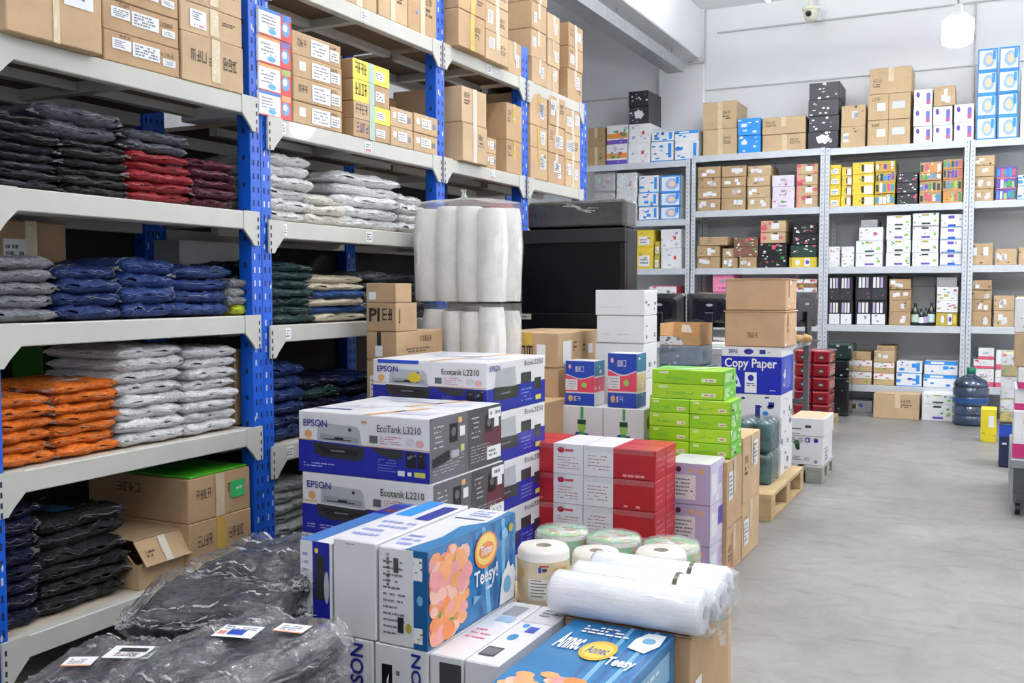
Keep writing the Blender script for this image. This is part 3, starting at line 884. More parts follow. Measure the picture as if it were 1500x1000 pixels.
# inner cartons standing behind the garments, near rack
cpile(-10, 98, 360, NZ[2], Hs(45, (470, 326), -2.9), DC(1, 0, None), 'plain brown', 'back row', 'middle shelf', NB, 63, xf=-2.92, d=.16, mat=CB[1])
def d_wb(b, r, i): b.F.marks(9, k_ink(), .035, rnd=r); b.F.lines(.08, .5, .3, .7, 2, k_ink(), rnd=r)
cpile(262, 372, 385, NZ[2], Hs(310, (466, 360), -2.9), d_wb, 'white ink marked', 'back row behind blue bags', 'middle shelf', NB, 64, xf=-2.92, d=.16, mat=paint((200, 198, 200), .6))
cpile(60, 130, 530, NZ[3], Hs(90, (650, 512), -2.9), lambda b, r, i: b.F.marks(6, k_ink(), .04, rnd=r), 'dark green printed', 'back row', 'lower shelf', NB, 65, xf=-2.92, d=.16, mat=paint((44, 96, 26), .5))
cpile(346, 377, 590, NZ[3], Hs(360, (632, 528), -2.7), lambda b, r, i: [b.F.ell(.6, .3, .25, .12, k_ink(), 1, 12, .1), b.F.ell(.55, .75, .2, .1, k_ink(), 1, 12, .1)], 'black spotted brown', 'gap by the blue post', 'lower shelf', NB, 66, xf=-2.6, d=.3, mat=CB[1])

# bottom shelf cartons
def d_bot(b, r, i):
    t = b.part('tape', b.F); t.rect(.42, 0, .56, 1, TAPEY if i == 0 else TAPE)
    b.F.glyphs(.12, .5, .36, .72, 4, INK, 1, r); b.F.glyphs(.62, .5, .88, .72, 4, INK, 1, r); b.L.glyphs(.3, .6, .55, .8, 4, INK, 1, r); b.F.rect(.42, .05, .56, .3, INK, 3)
    if i == 1:
        g = b.part('green_sticker', b.F); g.rect(.66, .35, .9, .75, paint((60, 190, 110), .4)); g.marks(4, w_ink(), .03, 1, (.7, .45, .86, .65), r)
Zb = NZ[4]
xf = -2.52
ya, yb = onX(277, 840, xf).y, onX(368, 790, xf).y
cartons(2, lambda i, n: ['large brown carton, lower of two stacked on the bottom shelf by the blue post', 'brown carton with green sticker and taped lid on the bottom shelf by the post'][i], xf - .5, xf, ya, yb, Zb, Hs(290, (836, 762, 697), xf), d_bot, CB[1], math.pi / 2, 'cartons on the bottom shelf of the near blue rack', seed=70)
zt = Zb + sum(Hs(290, (836, 762, 697), xf))
c = Canvas(); c.box(-.24, .24, -(yb - ya) / 2 + .01, (yb - ya) / 2 - .01, 0, .006, paint((80, 200, 40), .3), .001); c.box(-.2, -.02, -.05, .05, .0062, .0072, paint((70, 74, 80), .4))
tag(c.build('folder', None, (xf - .25, (ya + yb) / 2, zt + .001), 0.03), 'thin bright green folder lying on the taped brown carton', 'folder')
# open box
xf = -2.545
ya, yb = onX(203, 865, xf).y, onX(273, 830, xf).y
w, d, h = yb - ya, 0.30, 0.085
r0 = root('open_carton', (xf - d / 2, (ya + yb) / 2, Zb + .001), 'small open brown carton with its flap hanging over the front, bottom shelf', 'carton', None, math.pi / 2)
c = Canvas(); m = CB[0]
c.box(-w / 2, w / 2, -d / 2, d / 2, 0, .004, m); c.box(-w / 2, w / 2, -d / 2, -d / 2 + .004, .004, h, m); c.box(-w / 2, w / 2, d / 2 - .004, d / 2, .004, h, m)
c.box(-w / 2, -w / 2 + .004, -d / 2 + .004, d / 2 - .004, .004, h, m); c.box(w / 2 - .004, w / 2, -d / 2 + .004, d / 2 - .004, .004, h, m)
c.build('body', r0)
def slabq(c, pts, t, m):
    n = (Vector(pts[1]) - Vector(pts[0])).cross(Vector(pts[2]) - Vector(pts[0])).normalized() * t
    b_ = [tuple(Vector(p) + n) for p in pts]
    c.face(pts, m); c.face(b_[::-1], m)
    for i in range(4):
        j = (i + 1) % 4; c.face([pts[i], b_[i], b_[j], pts[j]], m)
c = Canvas(); slabq(c, [(-w / 2, -d / 2 + .02, h + .075), (w / 2, -d / 2 + .02, h + .075), (w / 2, -d / 2 - .03, h - .005), (-w / 2 + .01, -d / 2 - .03, h - .005)], .004, m); fo = c.build('flap', r0)
c = Canvas(); slabq(c, [(-w / 2, -d / 2 + .02, h + .077), (w / 2, -d / 2 + .02, h + .077), (w / 2 - .01, d / 2, h + .075), (-w / 2 + .01, d / 2, h + .075)], .004, m); c.build('flap', r0)
c = Canvas(); slabq(c, [(w / 2, -d / 2 + .02, h), (w / 2, d / 2, h), (w / 2, d / 2, h + .07), (w / 2, -d / 2 + .02, h + .07)], .004, m); c.build('flap', r0)
c = Canvas(); slabq(c, [(-w / 2, -d / 2 + .02, h), (-w / 2, d / 2, h), (-w / 2 - .03, d / 2, h + .05), (-w / 2 - .03, -d / 2 + .03, h + .05)], .004, m); c.build('flap', r0)
c = Canvas()
nrm = Vector((0, -.08, .05)).normalized()
f = Face(c, (-w / 2, -d / 2 - .031, h - .005), (1, 0, 0), Vector((0, .05, .08)).normalized(), Vector((0, -.08, .05)).normalized(), w, .094)
f.rect(.45, 0, .6, 1, TAPEC, 4); f.lines(.12, .3, .3, .6, 2, INK, 4, rnd=random.Random(4)); c.build('tape', r0)

# ---- second rack, first shelf
Z = SZ[1]
RED = paint((214, 60, 60), .45); BLU = paint((36, 110, 190), .4); ORG = paint((232, 160, 96), .4)
def d_rwb(b, r, i):
    f = b.F
    f.rect(0, .88, .66, 1, BLU if i in (0, 3) else ORG); f.rect(.66, 0, 1, 1, RED)
    f.ell(.82, .45, .13, .28, paint((92, 150, 205), .4), 1); f.ell(.8, .5, .07, .14, w_ink(), 2); f.rect(.7, .75, .98, .98, [ORG, paint((150, 170, 80), .4), paint((110, 90, 160), .4), BLU][i], 1)
    f.lines(.08, .3, .55, .8, 4, GREYINK, 1, .3, rnd=r); f.rect(0, 0, .66, .05, RED, 1); f.ell(.4, .2, .12, .1, paint((80, 170, 220), .4), 1)
cpile(379, 427, 90, Z, Hs(400, (172, 136, 96, 56, 16)), d_rwb, 'red and white', 'first stack', 'upper shelf', SB, 80, mat=paint(WHITE, .4), noun='box', name='printed_box', cat='box')
def d_wl(b, r, i):
    l = b.part('shipping_label', b.F)
    l.rect(.36, .12, .74, .85, w_ink()); l.lines(.4, .2, .7, .8, 4, GREYINK, 1, .35, rnd=r); l.rect(.76, .2, .95, .7, w_ink()); l.lines(.78, .25, .93, .6, 3, GREYINK, 1, rnd=r)
    b.F.rect(.12, .35, .24, .75, w_ink()) if i % 2 == 0 else b.F.glyphs(.1, .4, .28, .7, 3, INK, 1, r)
    b.F.glyphs(.74, .72, .9, .86, 3, INK, 1, r)
cpile(429, 501, 110, Z, Hs(462, (188, 156, 122, 90, 56)), d_wl, 'brown, wide label', 'second stack', 'upper shelf', SB, 81, mat=CB[0])
YEL = paint((226, 206, 50), .4)
def d_yel(b, r, i):
    f = b.F
    if i > 0:
        f.rect(.0, .0, .52, 1, YEL if i > 1 else CB[2]); f.glyphs(.06, .3, .38, .85, 4, k_ink(), 1, r)
        if i == 3 or i == 1: f.rect(.52, 0, 1, 1, paint((214, 222, 60), .4))
    else: f.glyphs(.08, .3, .4, .8, 4, paint((50, 50, 110), .4), 1, r)
    t = b.part('tape', f); t.rect(.42, 0, .56, 1, paint((170, 196, 186), .2))
    l = b.part('shipping_label', f); l.rect(.6, .25, .85, .7, w_ink()); l.lines(.62, .3, .83, .65, 3, GREYINK, 1, rnd=r)
cpile(517, 571, 145, Z, Hs(540, (208, 181, 156, 124, 95)), d_yel, 'yellow printed brown', 'third stack', 'upper shelf', SB, 82, mat=CB[1])
def d_sm(b, r, i):
    l = b.part('shipping_label', b.F); l.rect(.3, .3, .7, .8, w_ink()); l.lines(.34, .36, .66, .74, 3, GREYINK, 1, rnd=r); b.F.rect(.1, .45, .24, .75, w_ink()); b.F.rect(.76, .35, .9, .65, GREYINK)
    b.F.rect(.49, .8, .51, 1, TAPEC)
cpile(572, 605, 200, Z, Hs(588, (222, 194, 166)), d_sm, 'small brown', 'fourth stack', 'upper shelf', SB, 83, mat=CB[2], d=.3)
cpile(606, 641, 210, Z, Hs(622, (232, 205, 177)), d_sm, 'small brown', 'fifth stack', 'upper shelf', SB, 84, mat=CB[0], d=.3)
cpile(566, 690, 170, Z, Hs(620, (232, 141), -2.86), DC(1, 1), 'big shaded brown', 'back row behind small cartons', 'upper shelf', SB, 85, xf=-2.86, d=.22, mat=CB[1])
# top shelf of the second rack
Z = SZ[0]
cpile(497, 553, 0, Z, [.34], DC(0, 1), 'brown', 'first place', 'top shelf', SB, 86, mat=CB[0])
cpile(555, 598, 20, Z, [.2, .2], DC(0, 1), 'brown', 'second stack', 'top shelf', SB, 87, mat=CB[2])
cpile(599, 641, 40, Z, [.3, .2], lambda b, r, i: (d_carton(b, r, True, 0, 1), b.F.ell(.3, .3, .03, .03, BLU, 1)), 'brown blue dotted', 'third stack', 'top shelf', SB, 88, mat=CB[1])
# ---- third rack
Z = SZ[1]
xf3 = -2.5
cpile(677, 713, 210, Z, Hs(695, (248, 192, 140), -2.47), DC(0, 1, TAPEC), 'large brown', 'first stack', 'upper shelf', TB, 90, xf=-2.47, mat=CB[2], d=.42)
cpile(714, 728, 230, Z, Hs(721, (254, 232, 209)), d_sm, 'little brown', 'second stack', 'upper shelf', TB, 91, mat=CB[0], d=.3)
cpile(742, 765, 220, Z, Hs(756, (262, 214, 160)), DC(0, 1, TAPEY), 'yellow taped brown', 'third stack', 'upper shelf', TB, 92, mat=CB[1], d=.42)
cpile(728, 762, 150, Z, Hs(745, (262, 150), -2.95), DC(0, 0), 'shaded brown', 'back row', 'upper shelf', TB, 93, xf=-2.95, d=.14, mat=CB[1])
Z = SZ[0]
cpile(672, 711, 50, Z, Hs(690, (80, 26, -30), -2.45), DC(0, 1, TAPEY), 'overhanging brown', 'first stack', 'top shelf', TB, 94, xf=-2.45, mat=CB[1], d=.45)
cpile(712, 745, 60, Z, Hs(728, (98, 55, 15, -25), -2.46), DC(1, 1, TAPEC), 'pale brown', 'second stack', 'top shelf', TB, 95, xf=-2.46, mat=CB[2], d=.4)
cpile(746, 765, 90, Z, Hs(756, (112, 64)), DC(1, 0, TAPEC), 'small brown', 'third stack', 'top shelf', TB, 96, mat=CB[0], d=.35)
# ---- far rack
Z = SZ[1]
for k, (a, b_, ys) in enumerate(((777, 802, (272, 226, 194, 146)), (804, 828, (278, 234, 194, 152)), (829, 851, (286, 246, 208, 172)))):
    cpile(a, b_, 220, Z, Hs((a + b_) / 2, ys), DC(2, 1, TAPEY if k == 0 else TAPEC), 'brown', ['first stack', 'second stack', 'third stack'][k], 'upper shelf', FB, 97 + k, mat=CB[k])
Z = SZ[0]
cpile(779, 801, 60, Z, Hs(790, (134, 96, 55, 15, -25)), DC(1, 0, TAPEC), 'brown', 'first stack', 'top shelf', FB, 104, mat=CB[0], d=.35)
cpile(802, 820, 80, Z, Hs(811, (142, 106, 68, 30)), DC(1, 0), 'brown, label carrying', 'second stack', 'top shelf', FB, 105, mat=CB[2], d=.35)
cpile(833, 854, 100, Z, Hs(843, (153, 108, 76, 42)), DC(1, 1, TAPEC), 'tall brown', 'third stack', 'top shelf', FB, 106, mat=CB[1], d=.35)
# ------------------------------------------------------------------ boxes on the pale back racks
YF = 9.93
WH = paint(WHITE, .45); SKY = paint((46, 140, 222), .4); DBL = paint((30, 70, 176), .4); GRN = paint((60, 150, 80), .45)
LIL = paint((190, 170, 214), .5); ROSE = paint((206, 84, 110), .5); BLK = paint((30, 30, 34), .4); GREYC = paint((150, 152, 156), .6)
TAN = cardboard((174, 146, 110)); TAN2 = cardboard((192, 166, 130)); YLW = paint((222, 196, 60), .45); PURP = paint((96, 70, 170), .45); CHARC = paint((46, 48, 56), .45)
SALM = paint((220, 140, 130), .5); DGRN = paint((28, 60, 48), .45); LGRN = paint((150, 200, 90), .45); ORNG = paint((226, 140, 60), .45); OLIVE = paint((176, 160, 60), .5)
def s_labels(b, r, i):           # brown with white stickers
    for _ in range(r.choice((2, 3, 3))):
        l = b.part('white_sticker', b.F); u, v = r.uniform(.06, .66), r.uniform(.12, .5)
        l.rect(u, v, u + r.uniform(.14, .26), v + r.uniform(.28, .4), w_ink())
    b.F.marks(3, INK, .06, rnd=r)
def s_diaper(b, r, i):           # white with blue print
    b.F.rect(.0, .0, 1, .07, SKY); b.F.rect(.78, .2, .92, .9, SKY, 1); b.F.marks(4, SKY, .12, 1, (.05, .1, .75, .9), r); b.F.marks(2, DBL, .08, 2, (.1, .4, .6, .9), r)
def s_bluetop(b, r, i):
    b.F.rect(0, .72, 1, 1, SKY); b.F.rect(.2, .78, .6, .94, WH, 1); b.F.marks(3, SKY, .1, 1, (.05, .05, .9, .6), r)
def s_blueframe(b, r, i):
    b.F.rect(.0, .0, .07, 1, SKY); b.F.rect(.93, .0, 1, 1, SKY); b.F.rect(0, .92, 1, 1, SKY); b.F.rect(0, 0, 1, .08, SKY); b.F.ell(.56, .5, .3, .34, paint((150, 185, 240), .4), 1, 20, .05)
    b.F.ell(.56, .5, .16, .2, paint((244, 204, 170), .4), 2); b.F.rect(.75, .5, .9, .9, SKY, 3)
def s_purple(b, r, i):
    b.F.ell(.22, .72, .09, .16, PURP, 1, 12, .1); b.F.rect(.68, .18, .88, .8, paint((110, 100, 190), .4), 1); b.F.rect(.72, .2, .86, .4, ROSE, 2); b.F.marks(3, GREYINK, .04, rnd=r)
def s_black(b, r, i):
    b.F.marks(8, w_ink(), .06, rnd=r)
    if i == 0: b.F.ell(.5, .55, .26, .25, w_ink(), 2, 15, .2)
def s_whitepink(b, r, i):
    b.F.marks(5, LIL, .09, rnd=r); b.F.marks(2, ROSE, .05, 2, rnd=r)
    b.F.rect(.62, .45, .74, .62, paint((200, 60, 70), .4), 3)
def s_veg(b, r, i):
    b.F.rect(0, .3, 1, .55, ORNG); b.F.rect(0, 0, 1, .22, PURP, 1); b.F.marks(5, GRN, .12, 2, (.1, .3, .9, .7), r); s_whitepink(b, r, i)
def s_sky(b, r, i):
    b.F.marks(6, WH, .09, rnd=r); b.F.rect(.15, .5, .4, .7, WH, 1)
def s_plain(b, r, i): d_carton(b, r, True, 0, 1, TAPE)
def s_label1(b, r, i):
    l = b.part('white_sticker', b.F); l.rect(.22, .35, .42, .65, w_ink()); l = b.part('white_sticker', b.F); l.rect(.58, .4, .88, .68, paint((208, 214, 224), .4)); b.F.rect(.485, 0, .5, 1, SEAM); b.F.glyphs(.1, .75, .3, .88, 3, INK, 1, r)
def s_pinkprint(b, r, i):
    b.F.rect(0, 0, .12, 1, SALM); b.F.marks(4, ROSE, .13, rnd=r); b.F.rect(.42, .3, .74, .8, WH, 2); b.F.rect(.5, .8, .68, .95, k_ink(), 3)
def s_flower(b, r, i):
    b.F.marks(6, ROSE, .05, rnd=r); b.F.ell(.5, .6, .14, .1, GRN if i == 0 else GREYC, 2, 14, .3); b.F.lines(.3, .15, .7, .3, 1, PURP, rnd=r)
def s_yellow(b, r, i):
    b.F.rect(.12, .12, .8, .62, WH, 1); b.F.marks(2, OLIVE, .12, 2, (.1, .5, .9, .95), r); b.F.lines(.2, .2, .7, .5, 2, GREYINK, 2, rnd=r)
def s_yellow2(b, r, i):
    b.F.rect(.0, .0, .5, 1, YLW); b.F.rect(.56, .1, .95, .8, WH, 1); b.F.rect(.42, .2, .54, .8, BLK, 2); b.F.marks(2, OLIVE, .1, 2, (.0, .3, .5, .9), r)
def s_multi(b, r, i):
    b.F.rect(.0, .0, 1, .08, ORNG)
    for k in range(5):
        m = r.choice((GRN, DGRN, ROSE, SKY, WH, ORNG, PURP, LGRN, WH)); u = .04 + .19 * k
        b.F.rect(u, r.uniform(.1, .25), u + r.uniform(.1, .17), r.uniform(.6, .95), m, 1)
    b.F.marks(4, r.choice((WH, k_ink(), GRN)), .06, 2, rnd=r)
def s_greenwhite(b, r, i):
    b.F.marks(4, GRN, .05, rnd=r); b.F.rect(.34, .12, .68, .26, DGRN if i % 2 else PURP, 1); b.F.rect(.36, .8, .62, .92, OLIVE if i % 2 else k_ink(), 1); b.F.ell(.86, .4, .06, .12, LGRN, 1)
def s_bluepurp(b, r, i):
    b.F.rect(.34, .68, .62, .9, PURP, 1); b.F.rect(.34, .05, .68, .25, DBL, 1); b.F.marks(3, GREYC, .07, rnd=r); b.F.rect(.04, .04, .95, .1, SKY, 2)
def s_dark(b, r, i):
    b.F.marks(6, WH, .06, rnd=r); b.F.marks(3, ROSE, .08, 2, rnd=r); b.F.marks(2, GRN, .06, 2, rnd=r)
def s_bright(b, r, i):
    b.F.rect(.0, .0, .1, 1, OLIVE); b.F.ell(.3, .5, .09, .3, WH, 1); b.F.rect(.55, .1, .75, .9, WH, 1); b.F.ell(.66, .5, .07, .2, PURP, 2); b.F.rect(.8, .2, .95, .8, YLW, 1)
def s_fruit(b, r, i):
    b.F.rect(0, .5, 1, .96, WH); b.F.marks(4, ROSE, .09, 1, (.05, .5, .95, .95), r); b.F.marks(4, OLIVE, .1, 1, (.05, .05, .95, .45), r); b.F.marks(3, GRN, .07, 2, rnd=r)
def s_none(b, r, i): b.F.marks(3, GREYINK, .07, rnd=r)

def bstack(bay, shelf, z0, col, segs, seed, y=YF, d=0.38):
    """segs bottom up: (px0, px1, [pixel rows bottom..top], look noun, design, material)"""
    z = z0; tot = sum(len(s[2]) - 1 for s in segs); k = 0
    for (a, b_, ys, look, des, mat) in segs:
        cx = (a + b_) / 2
        hs = [onY(cx, y1, y).z - onY(cx, y0, y).z for y0, y1 in zip(ys, ys[1:])]
        xa, xb = onY(a, ys[0], y).x, onY(b_, ys[0], y).x
        rnd = random.Random(seed + k)
        for i, h in enumerate(hs):
            b = Box(xb - xa - .006, d, h - .002, mat[i % len(mat)] if isinstance(mat, list) else mat, .003)
            if des: des(b, rnd, i)
            if look in ('grey white box', 'pale violet box'):
                fl = Canvas(); fl.box(-b.w / 2 - .004, b.w / 2 + .004, -d / 2 - .012, d / 2, .001, h - .003, film(.4), .02); b.kids.append(('film_wrap', fl, None))
            nm = 'carton' if 'carton' in look else ('printed_box')
            place = f'{posn(k, tot)} in {col}' if tot > 1 else f'{col}'
            b.make(nm, ((xa + xb) / 2 + rnd.uniform(-.003, .003), y + d / 2 + rnd.uniform(0, .015), z + .0005), rnd.uniform(-.01, .01), f'{look}, {place}, {shelf}, {bay}', 'carton' if nm == 'carton' else 'box', f'boxes on the {shelf} of the {bay}')
            z += h; k += 1
AB, BB, CB_, DB = 'corner pale rack', 'pale rack by column', 'central pale rack', 'aisle end pale rack'
T, U1, U2, U3, U4 = 'top deck', 'second shelf down', 'third shelf down', 'fourth shelf down', 'lowest shelf'
# corner bay
z = ZA[0]
bstack(AB, T, z, 'first stack', [(861, 886, (236, 208, 180), 'brown carton', s_plain, TAN)], 200)
bstack(AB, T, z, 'second stack', [(888, 919, (236, 206, 178), 'white printed box', s_veg, WH)], 201)
bstack(AB, T, z, 'third stack', [(920, 952, (234, 205, 176), 'white lilac marked box', s_whitepink, WH), (920, 950, (176, 151, 128), 'black box', s_black, CHARC)], 202, d=.42)
bstack(AB, T, z, 'fourth stack', [(953, 986, (234, 204, 190), 'blue on white box', s_diaper, WH)], 203)
bstack(AB, T, z, 'fifth stack', [(988, 1023, (232, 204), 'blue on white box', s_diaper, WH), (988, 1023, (204, 188), 'blue lidded box', s_bluetop, WH)], 204)
z = ZA[1]
bstack(AB, U1, z, 'first stack', [(868, 900, (323, 280, 250), 'grey white box', s_whitepink, GREYC)], 205)
bstack(AB, U1, z, 'second stack', [(902, 932, (323, 288, 252), 'pale violet box', s_whitepink, WH)], 206)
bstack(AB, U1, z, 'third stack', [(935, 964, (322, 302, 282, 256), 'blue marked white box', s_diaper, WH)], 207)
bstack(AB, U1, z, 'fourth stack', [(966, 997, (320, 300, 280, 255), 'blue edged white box', s_blueframe, WH)], 208)
z = ZA[2]
bstack(AB, U2, z, 'first stack', [(932, 957, (392, 360, 335), 'yellow fronted box', s_yellow, YLW)], 209)
bstack(AB, U2, z, 'second stack', [(967, 998, (393, 363, 335), 'white box', s_whitepink, WH)], 210)
bstack(AB, U2, z, 'gap between stacks', [(958, 966, (392, 372, 352), 'narrow yellow box', s_yellow, OLIVE)], 211)
z = ZA[3]
bstack(AB, U3, z, 'loose low row', [(950, 990, (475, 440, 416), 'magenta printed box', s_fruit, ROSE)], 212)
# bay by the column
z = ZB_[0]
bstack(BB, T, z, 'first stack', [(1029, 1079, (228, 190, 150), 'large brown carton', s_plain, TAN2)], 220, d=.45)
bstack(BB, T, z, 'second stack', [(1080, 1114, (224, 198, 173), 'bright blue box', s_sky, SKY)], 221)
bstack(BB, T, z, 'third stack', [(1116, 1180, (221, 196, 171), 'wide brown carton', s_plain, TAN2)], 222)
bstack(BB, T, z, 'fourth stack', [(1183, 1228, (218, 193, 170, 146, 121), 'black printed box', s_black, CHARC)], 223, d=.42)
z = ZB_[1]
for k, (a, b_, ys, lk, ds, mt) in enumerate(((1021, 1055, (308, 290, 274, 259, 243), 'brown labelled carton', s_labels, TAN), (1056, 1092, (306, 288, 272, 257, 241), 'brown labelled carton', s_labels, TAN), (1094, 1128, (304, 287, 270, 255, 240), 'brown labelled carton', s_labels, TAN2), (1130, 1163, (302, 286, 270, 253), 'white flower printed box', s_flower, paint((226, 218, 232), .5)), (1166, 1198, (301, 284, 268, 252, 237), 'pink printed brown carton', s_pinkprint, TAN2))):
    bstack(BB, U1, z, ORD[k] + ' stack', [(a, b_, ys, lk, ds, mt)], 230 + k)
z = ZB_[2]
bstack(BB, U2, z, 'first stack', [(1020, 1054, (392, 375, 359), 'brown labelled carton', s_labels, TAN), (1024, 1066, (359, 346), 'low brown carton', s_none, TAN)], 240)
bstack(BB, U2, z, 'second stack', [(1057, 1080, (391, 375, 362), 'small brown carton', s_labels, TAN)], 241)
bstack(BB, U2, z, 'third stack', [(1082, 1108, (391, 375), 'small brown carton', s_labels, TAN), (1074, 1110, (375, 360, 346), 'dark brown carton', s_dark, cardboard((120, 86, 66)))], 242)
bstack(BB, U2, z, 'fourth stack', [(1111, 1152, (391, 372, 355), 'black flower printed box', s_dark, BLK), (1114, 1151, (354, 338, 321), 'pink and white box', s_pinkprint, TAN2)], 243)
bstack(BB, U2, z, 'fifth stack', [(1155, 1196, (389, 374), 'yellow printed box', s_bright, YLW), (1157, 1196, (374, 356), 'dark green box', s_dark, DGRN), (1160, 1196, (356, 340, 325), 'black box', s_dark, BLK)], 244)
z = ZB_[3]
bstack(BB, U3, z, 'first place', [(1022, 1040, (475, 450, 430), 'shaded brown carton', s_none, TAN)], 250)
bstack(BB, U3, z, 'second stack', [(1043, 1074, (476, 430, 404), 'rose pink box', s_flower, paint((240, 140, 180), .5))], 251)
bstack(BB, U3, z, 'third stack', [(1120, 1160, (476, 450, 425), 'shaded brown carton', s_none, TAN)], 252)
bstack(BB, U3, z, 'fourth stack', [(1165, 1196, (475, 455, 438, 420, 408), 'red brown carton', s_fruit, cardboard((150, 96, 80)))], 253)
# central bay
z = ZC[0]
bstack(CB_, T, z, 'first stack', [(1231, 1267, (214, 183, 152), 'small brown carton', s_labels, TAN2)], 260)
bstack(CB_, T, z, 'second stack', [(1270, 1333, (213, 175, 137), 'large brown carton', s_label1, TAN2), (1273, 1335, (137, 99), 'large brown carton', s_plain, TAN2)], 261, d=.42)
bstack(CB_, T, z, 'third stack', [(1337, 1365, (209, 184, 157, 130), 'white purple marked box', s_purple, WH)], 262)
bstack(CB_, T, z, 'fourth stack', [(1366, 1395, (208, 183, 155), 'white purple marked box', s_purple, WH), (1367, 1399, (155, 126), 'brown carton', s_labels, TAN2)], 263)
bstack(CB_, T, z, 'fifth stack', [(1396, 1426, (207, 180, 153), 'white purple marked box', s_purple, WH)], 264)
z = ZC[1]
cc = ((1214, 1231, (298, 282, 266, 251, 236), 'narrow yellow box', s_yellow, YLW), (1231.5, 1247, (298, 282, 267, 253, 240), 'narrow brown carton', s_yellow2, TAN2), (1248, 1280, (297, 281, 264, 250, 233), 'yellow fronted box', s_yellow2, YLW),
      (1281, 1311, (296, 279, 262, 247, 231), 'green trimmed box', s_multi, OLIVE), (1313, 1344, (296, 280, 264, 249), 'dark printed box', s_dark, CHARC), (1346, 1379, (294, 277, 260, 249, 233), 'brown patterned carton', s_multi, TAN), (1380, 1410, (293, 275, 258, 243, 229), 'brown colourful carton', s_multi, TAN))
for k, (a, b_, ys, lk, ds, mt) in enumerate(cc): bstack(CB_, U1, z, ORD[k] + ' stack', [(a, b_, ys, lk, ds, mt)], 270 + k)
z = ZC[2]
bstack(CB_, U2, z, 'first stack', [(1211, 1230, (390, 360), 'green marked white box', s_fruit, WH)], 280)
bstack(CB_, U2, z, 'second stack', [(1232, 1251, (390, 360), 'leaf printed white box', s_fruit, WH)], 281)
bstack(CB_, U2, z, 'third stack', [(1253, 1293, (390, 371, 352), 'white carton', s_greenwhite, WH), (1258, 1294, (352, 332), 'white violet carton', s_whitepink, WH), (1260, 1285, (332, 321), 'low grey carton', s_none, GREYC)], 282)
bstack(CB_, U2, z, 'fourth stack', [(1297, 1333, (389, 369, 350, 331, 314), 'white handled carton', s_greenwhite, WH)], 283)
bstack(CB_, U2, z, 'fifth stack', [(1335, 1374, (389, 369, 350, 330, 311), 'white handled carton', s_greenwhite, WH)], 284)
bstack(CB_, U2, z, 'sixth stack', [(1376, 1409, (388, 369, 350, 332, 312), 'white blue marked carton', s_bluepurp, WH)], 285)
z = ZC[3]
# dark display packs of bottles with a white box in front of each
def s_pack(b, r, i):
    for u in (.1, .56):
        for k in range(3):
            b.F.rect(u + k * .115, .5, u + k * .115 + .08, .92, w_ink() if (k + i) % 3 else LIL, 1)
    for u in (.06, .53):
        b.F.rect(u, .02, u + .42, .44, WH if i == 0 else CHARC, 1); b.F.marks(2, ROSE if i else GREYINK, .04, 2, (u + .05, .1, u + .38, .4), r)
bstack(CB_, U3, z, 'first stack', [(1211, 1249, (475, 440, 404), 'black bottle display pack', s_pack, BLK)], 290)
bstack(CB_, U3, z, 'second stack', [(1252, 1299, (476, 440, 403), 'black bottle display pack', s_pack, BLK)], 291)
bstack(CB_, U3, z, 'third stack', [(1301, 1333, (477, 457, 440, 424, 409), 'brown labelled carton', s_labels, TAN)], 292)
bstack(CB_, U3, z, 'back place', [(1334, 1370, (477, 420, 405), 'grey box', s_none, GREYC)], 293, y=10.14, d=.2)
bstack(CB_, U3, z, 'fifth stack', [(1371, 1403, (478, 458), 'yellow fronted box', s_bright, OLIVE), (1371, 1403, (458, 440, 420), 'cherry printed box', s_fruit, WH), (1371, 1402, (420, 406), 'grey carton', s_none, GREYC)], 294)
def bottle(px, ybot, h, r, label, body, z, y=9.99, cap=BLK, lab=None):
    p = onY(px, ybot, y)
    o = root('bottle', (p.x, y, z), label, 'bottle', 'dark bottles on the central pale rack')
    c = Canvas(); c.lathe([(0, .001), (r, .001), (r, h * .6), (r * .8, h * .72), (r * .38, h * .8), (r * .36, h * .9)], body, 18); c.build('body', o)
    c = Canvas(); c.lathe([(r * .42, h * .9), (r * .42, h), (0, h)], cap, 14); c.build('cap', o)
    c = Canvas(); c.lathe([(r * 1.02, h * .15), (r * 1.02, h * .5)], lab or w_ink(), 18); c.build('bottle_label', o)
dkg = paint((20, 40, 34), .15, .1, 9, 0, .5)
for px, h, r, l, lm in ((1340, .21, .034, 'tall dark bottle with pale green label beside the brown cartons', paint((190, 214, 200), .5)), (1349, .16, .024, 'small dark bottle just beside the tallest green labelled one', w_ink()), (1356, .17, .022, 'small dark bottle in the middle of the bottle row', LIL), (1364, .22, .036, 'tall dark bottle with pale blue label beside the cherry boxes', paint((200, 220, 230), .5))):
    bottle(px, 476, h, r, l, dkg, z, lab=lm)
# lowest shelf
z = ZC[4]
bstack(CB_, U4, z, 'first stack', [(1247, 1277, (563, 544, 527), 'brown and white box', s_fruit, TAN2), (1248, 1276, (527, 515), 'open brown carton', s_none, TAN)], 300)
bstack(CB_, U4, z, 'second stack', [(1279, 1310, (563, 545, 529), 'brown and white box', s_fruit, TAN2), (1280, 1311, (529, 512), 'brown carton', s_labels, TAN2), (1284, 1311, (512, 505), 'low brown carton', s_none, TAN)], 301)
bstack(CB_, U4, z, 'third stack', [(1312, 1350, (565, 546, 528), 'blue on white box', s_diaper, WH)], 302)
bstack(CB_, U4, z, 'fourth stack', [(1352, 1402, (567, 548, 528), 'wide blue topped box', s_bluetop, WH)], 303)
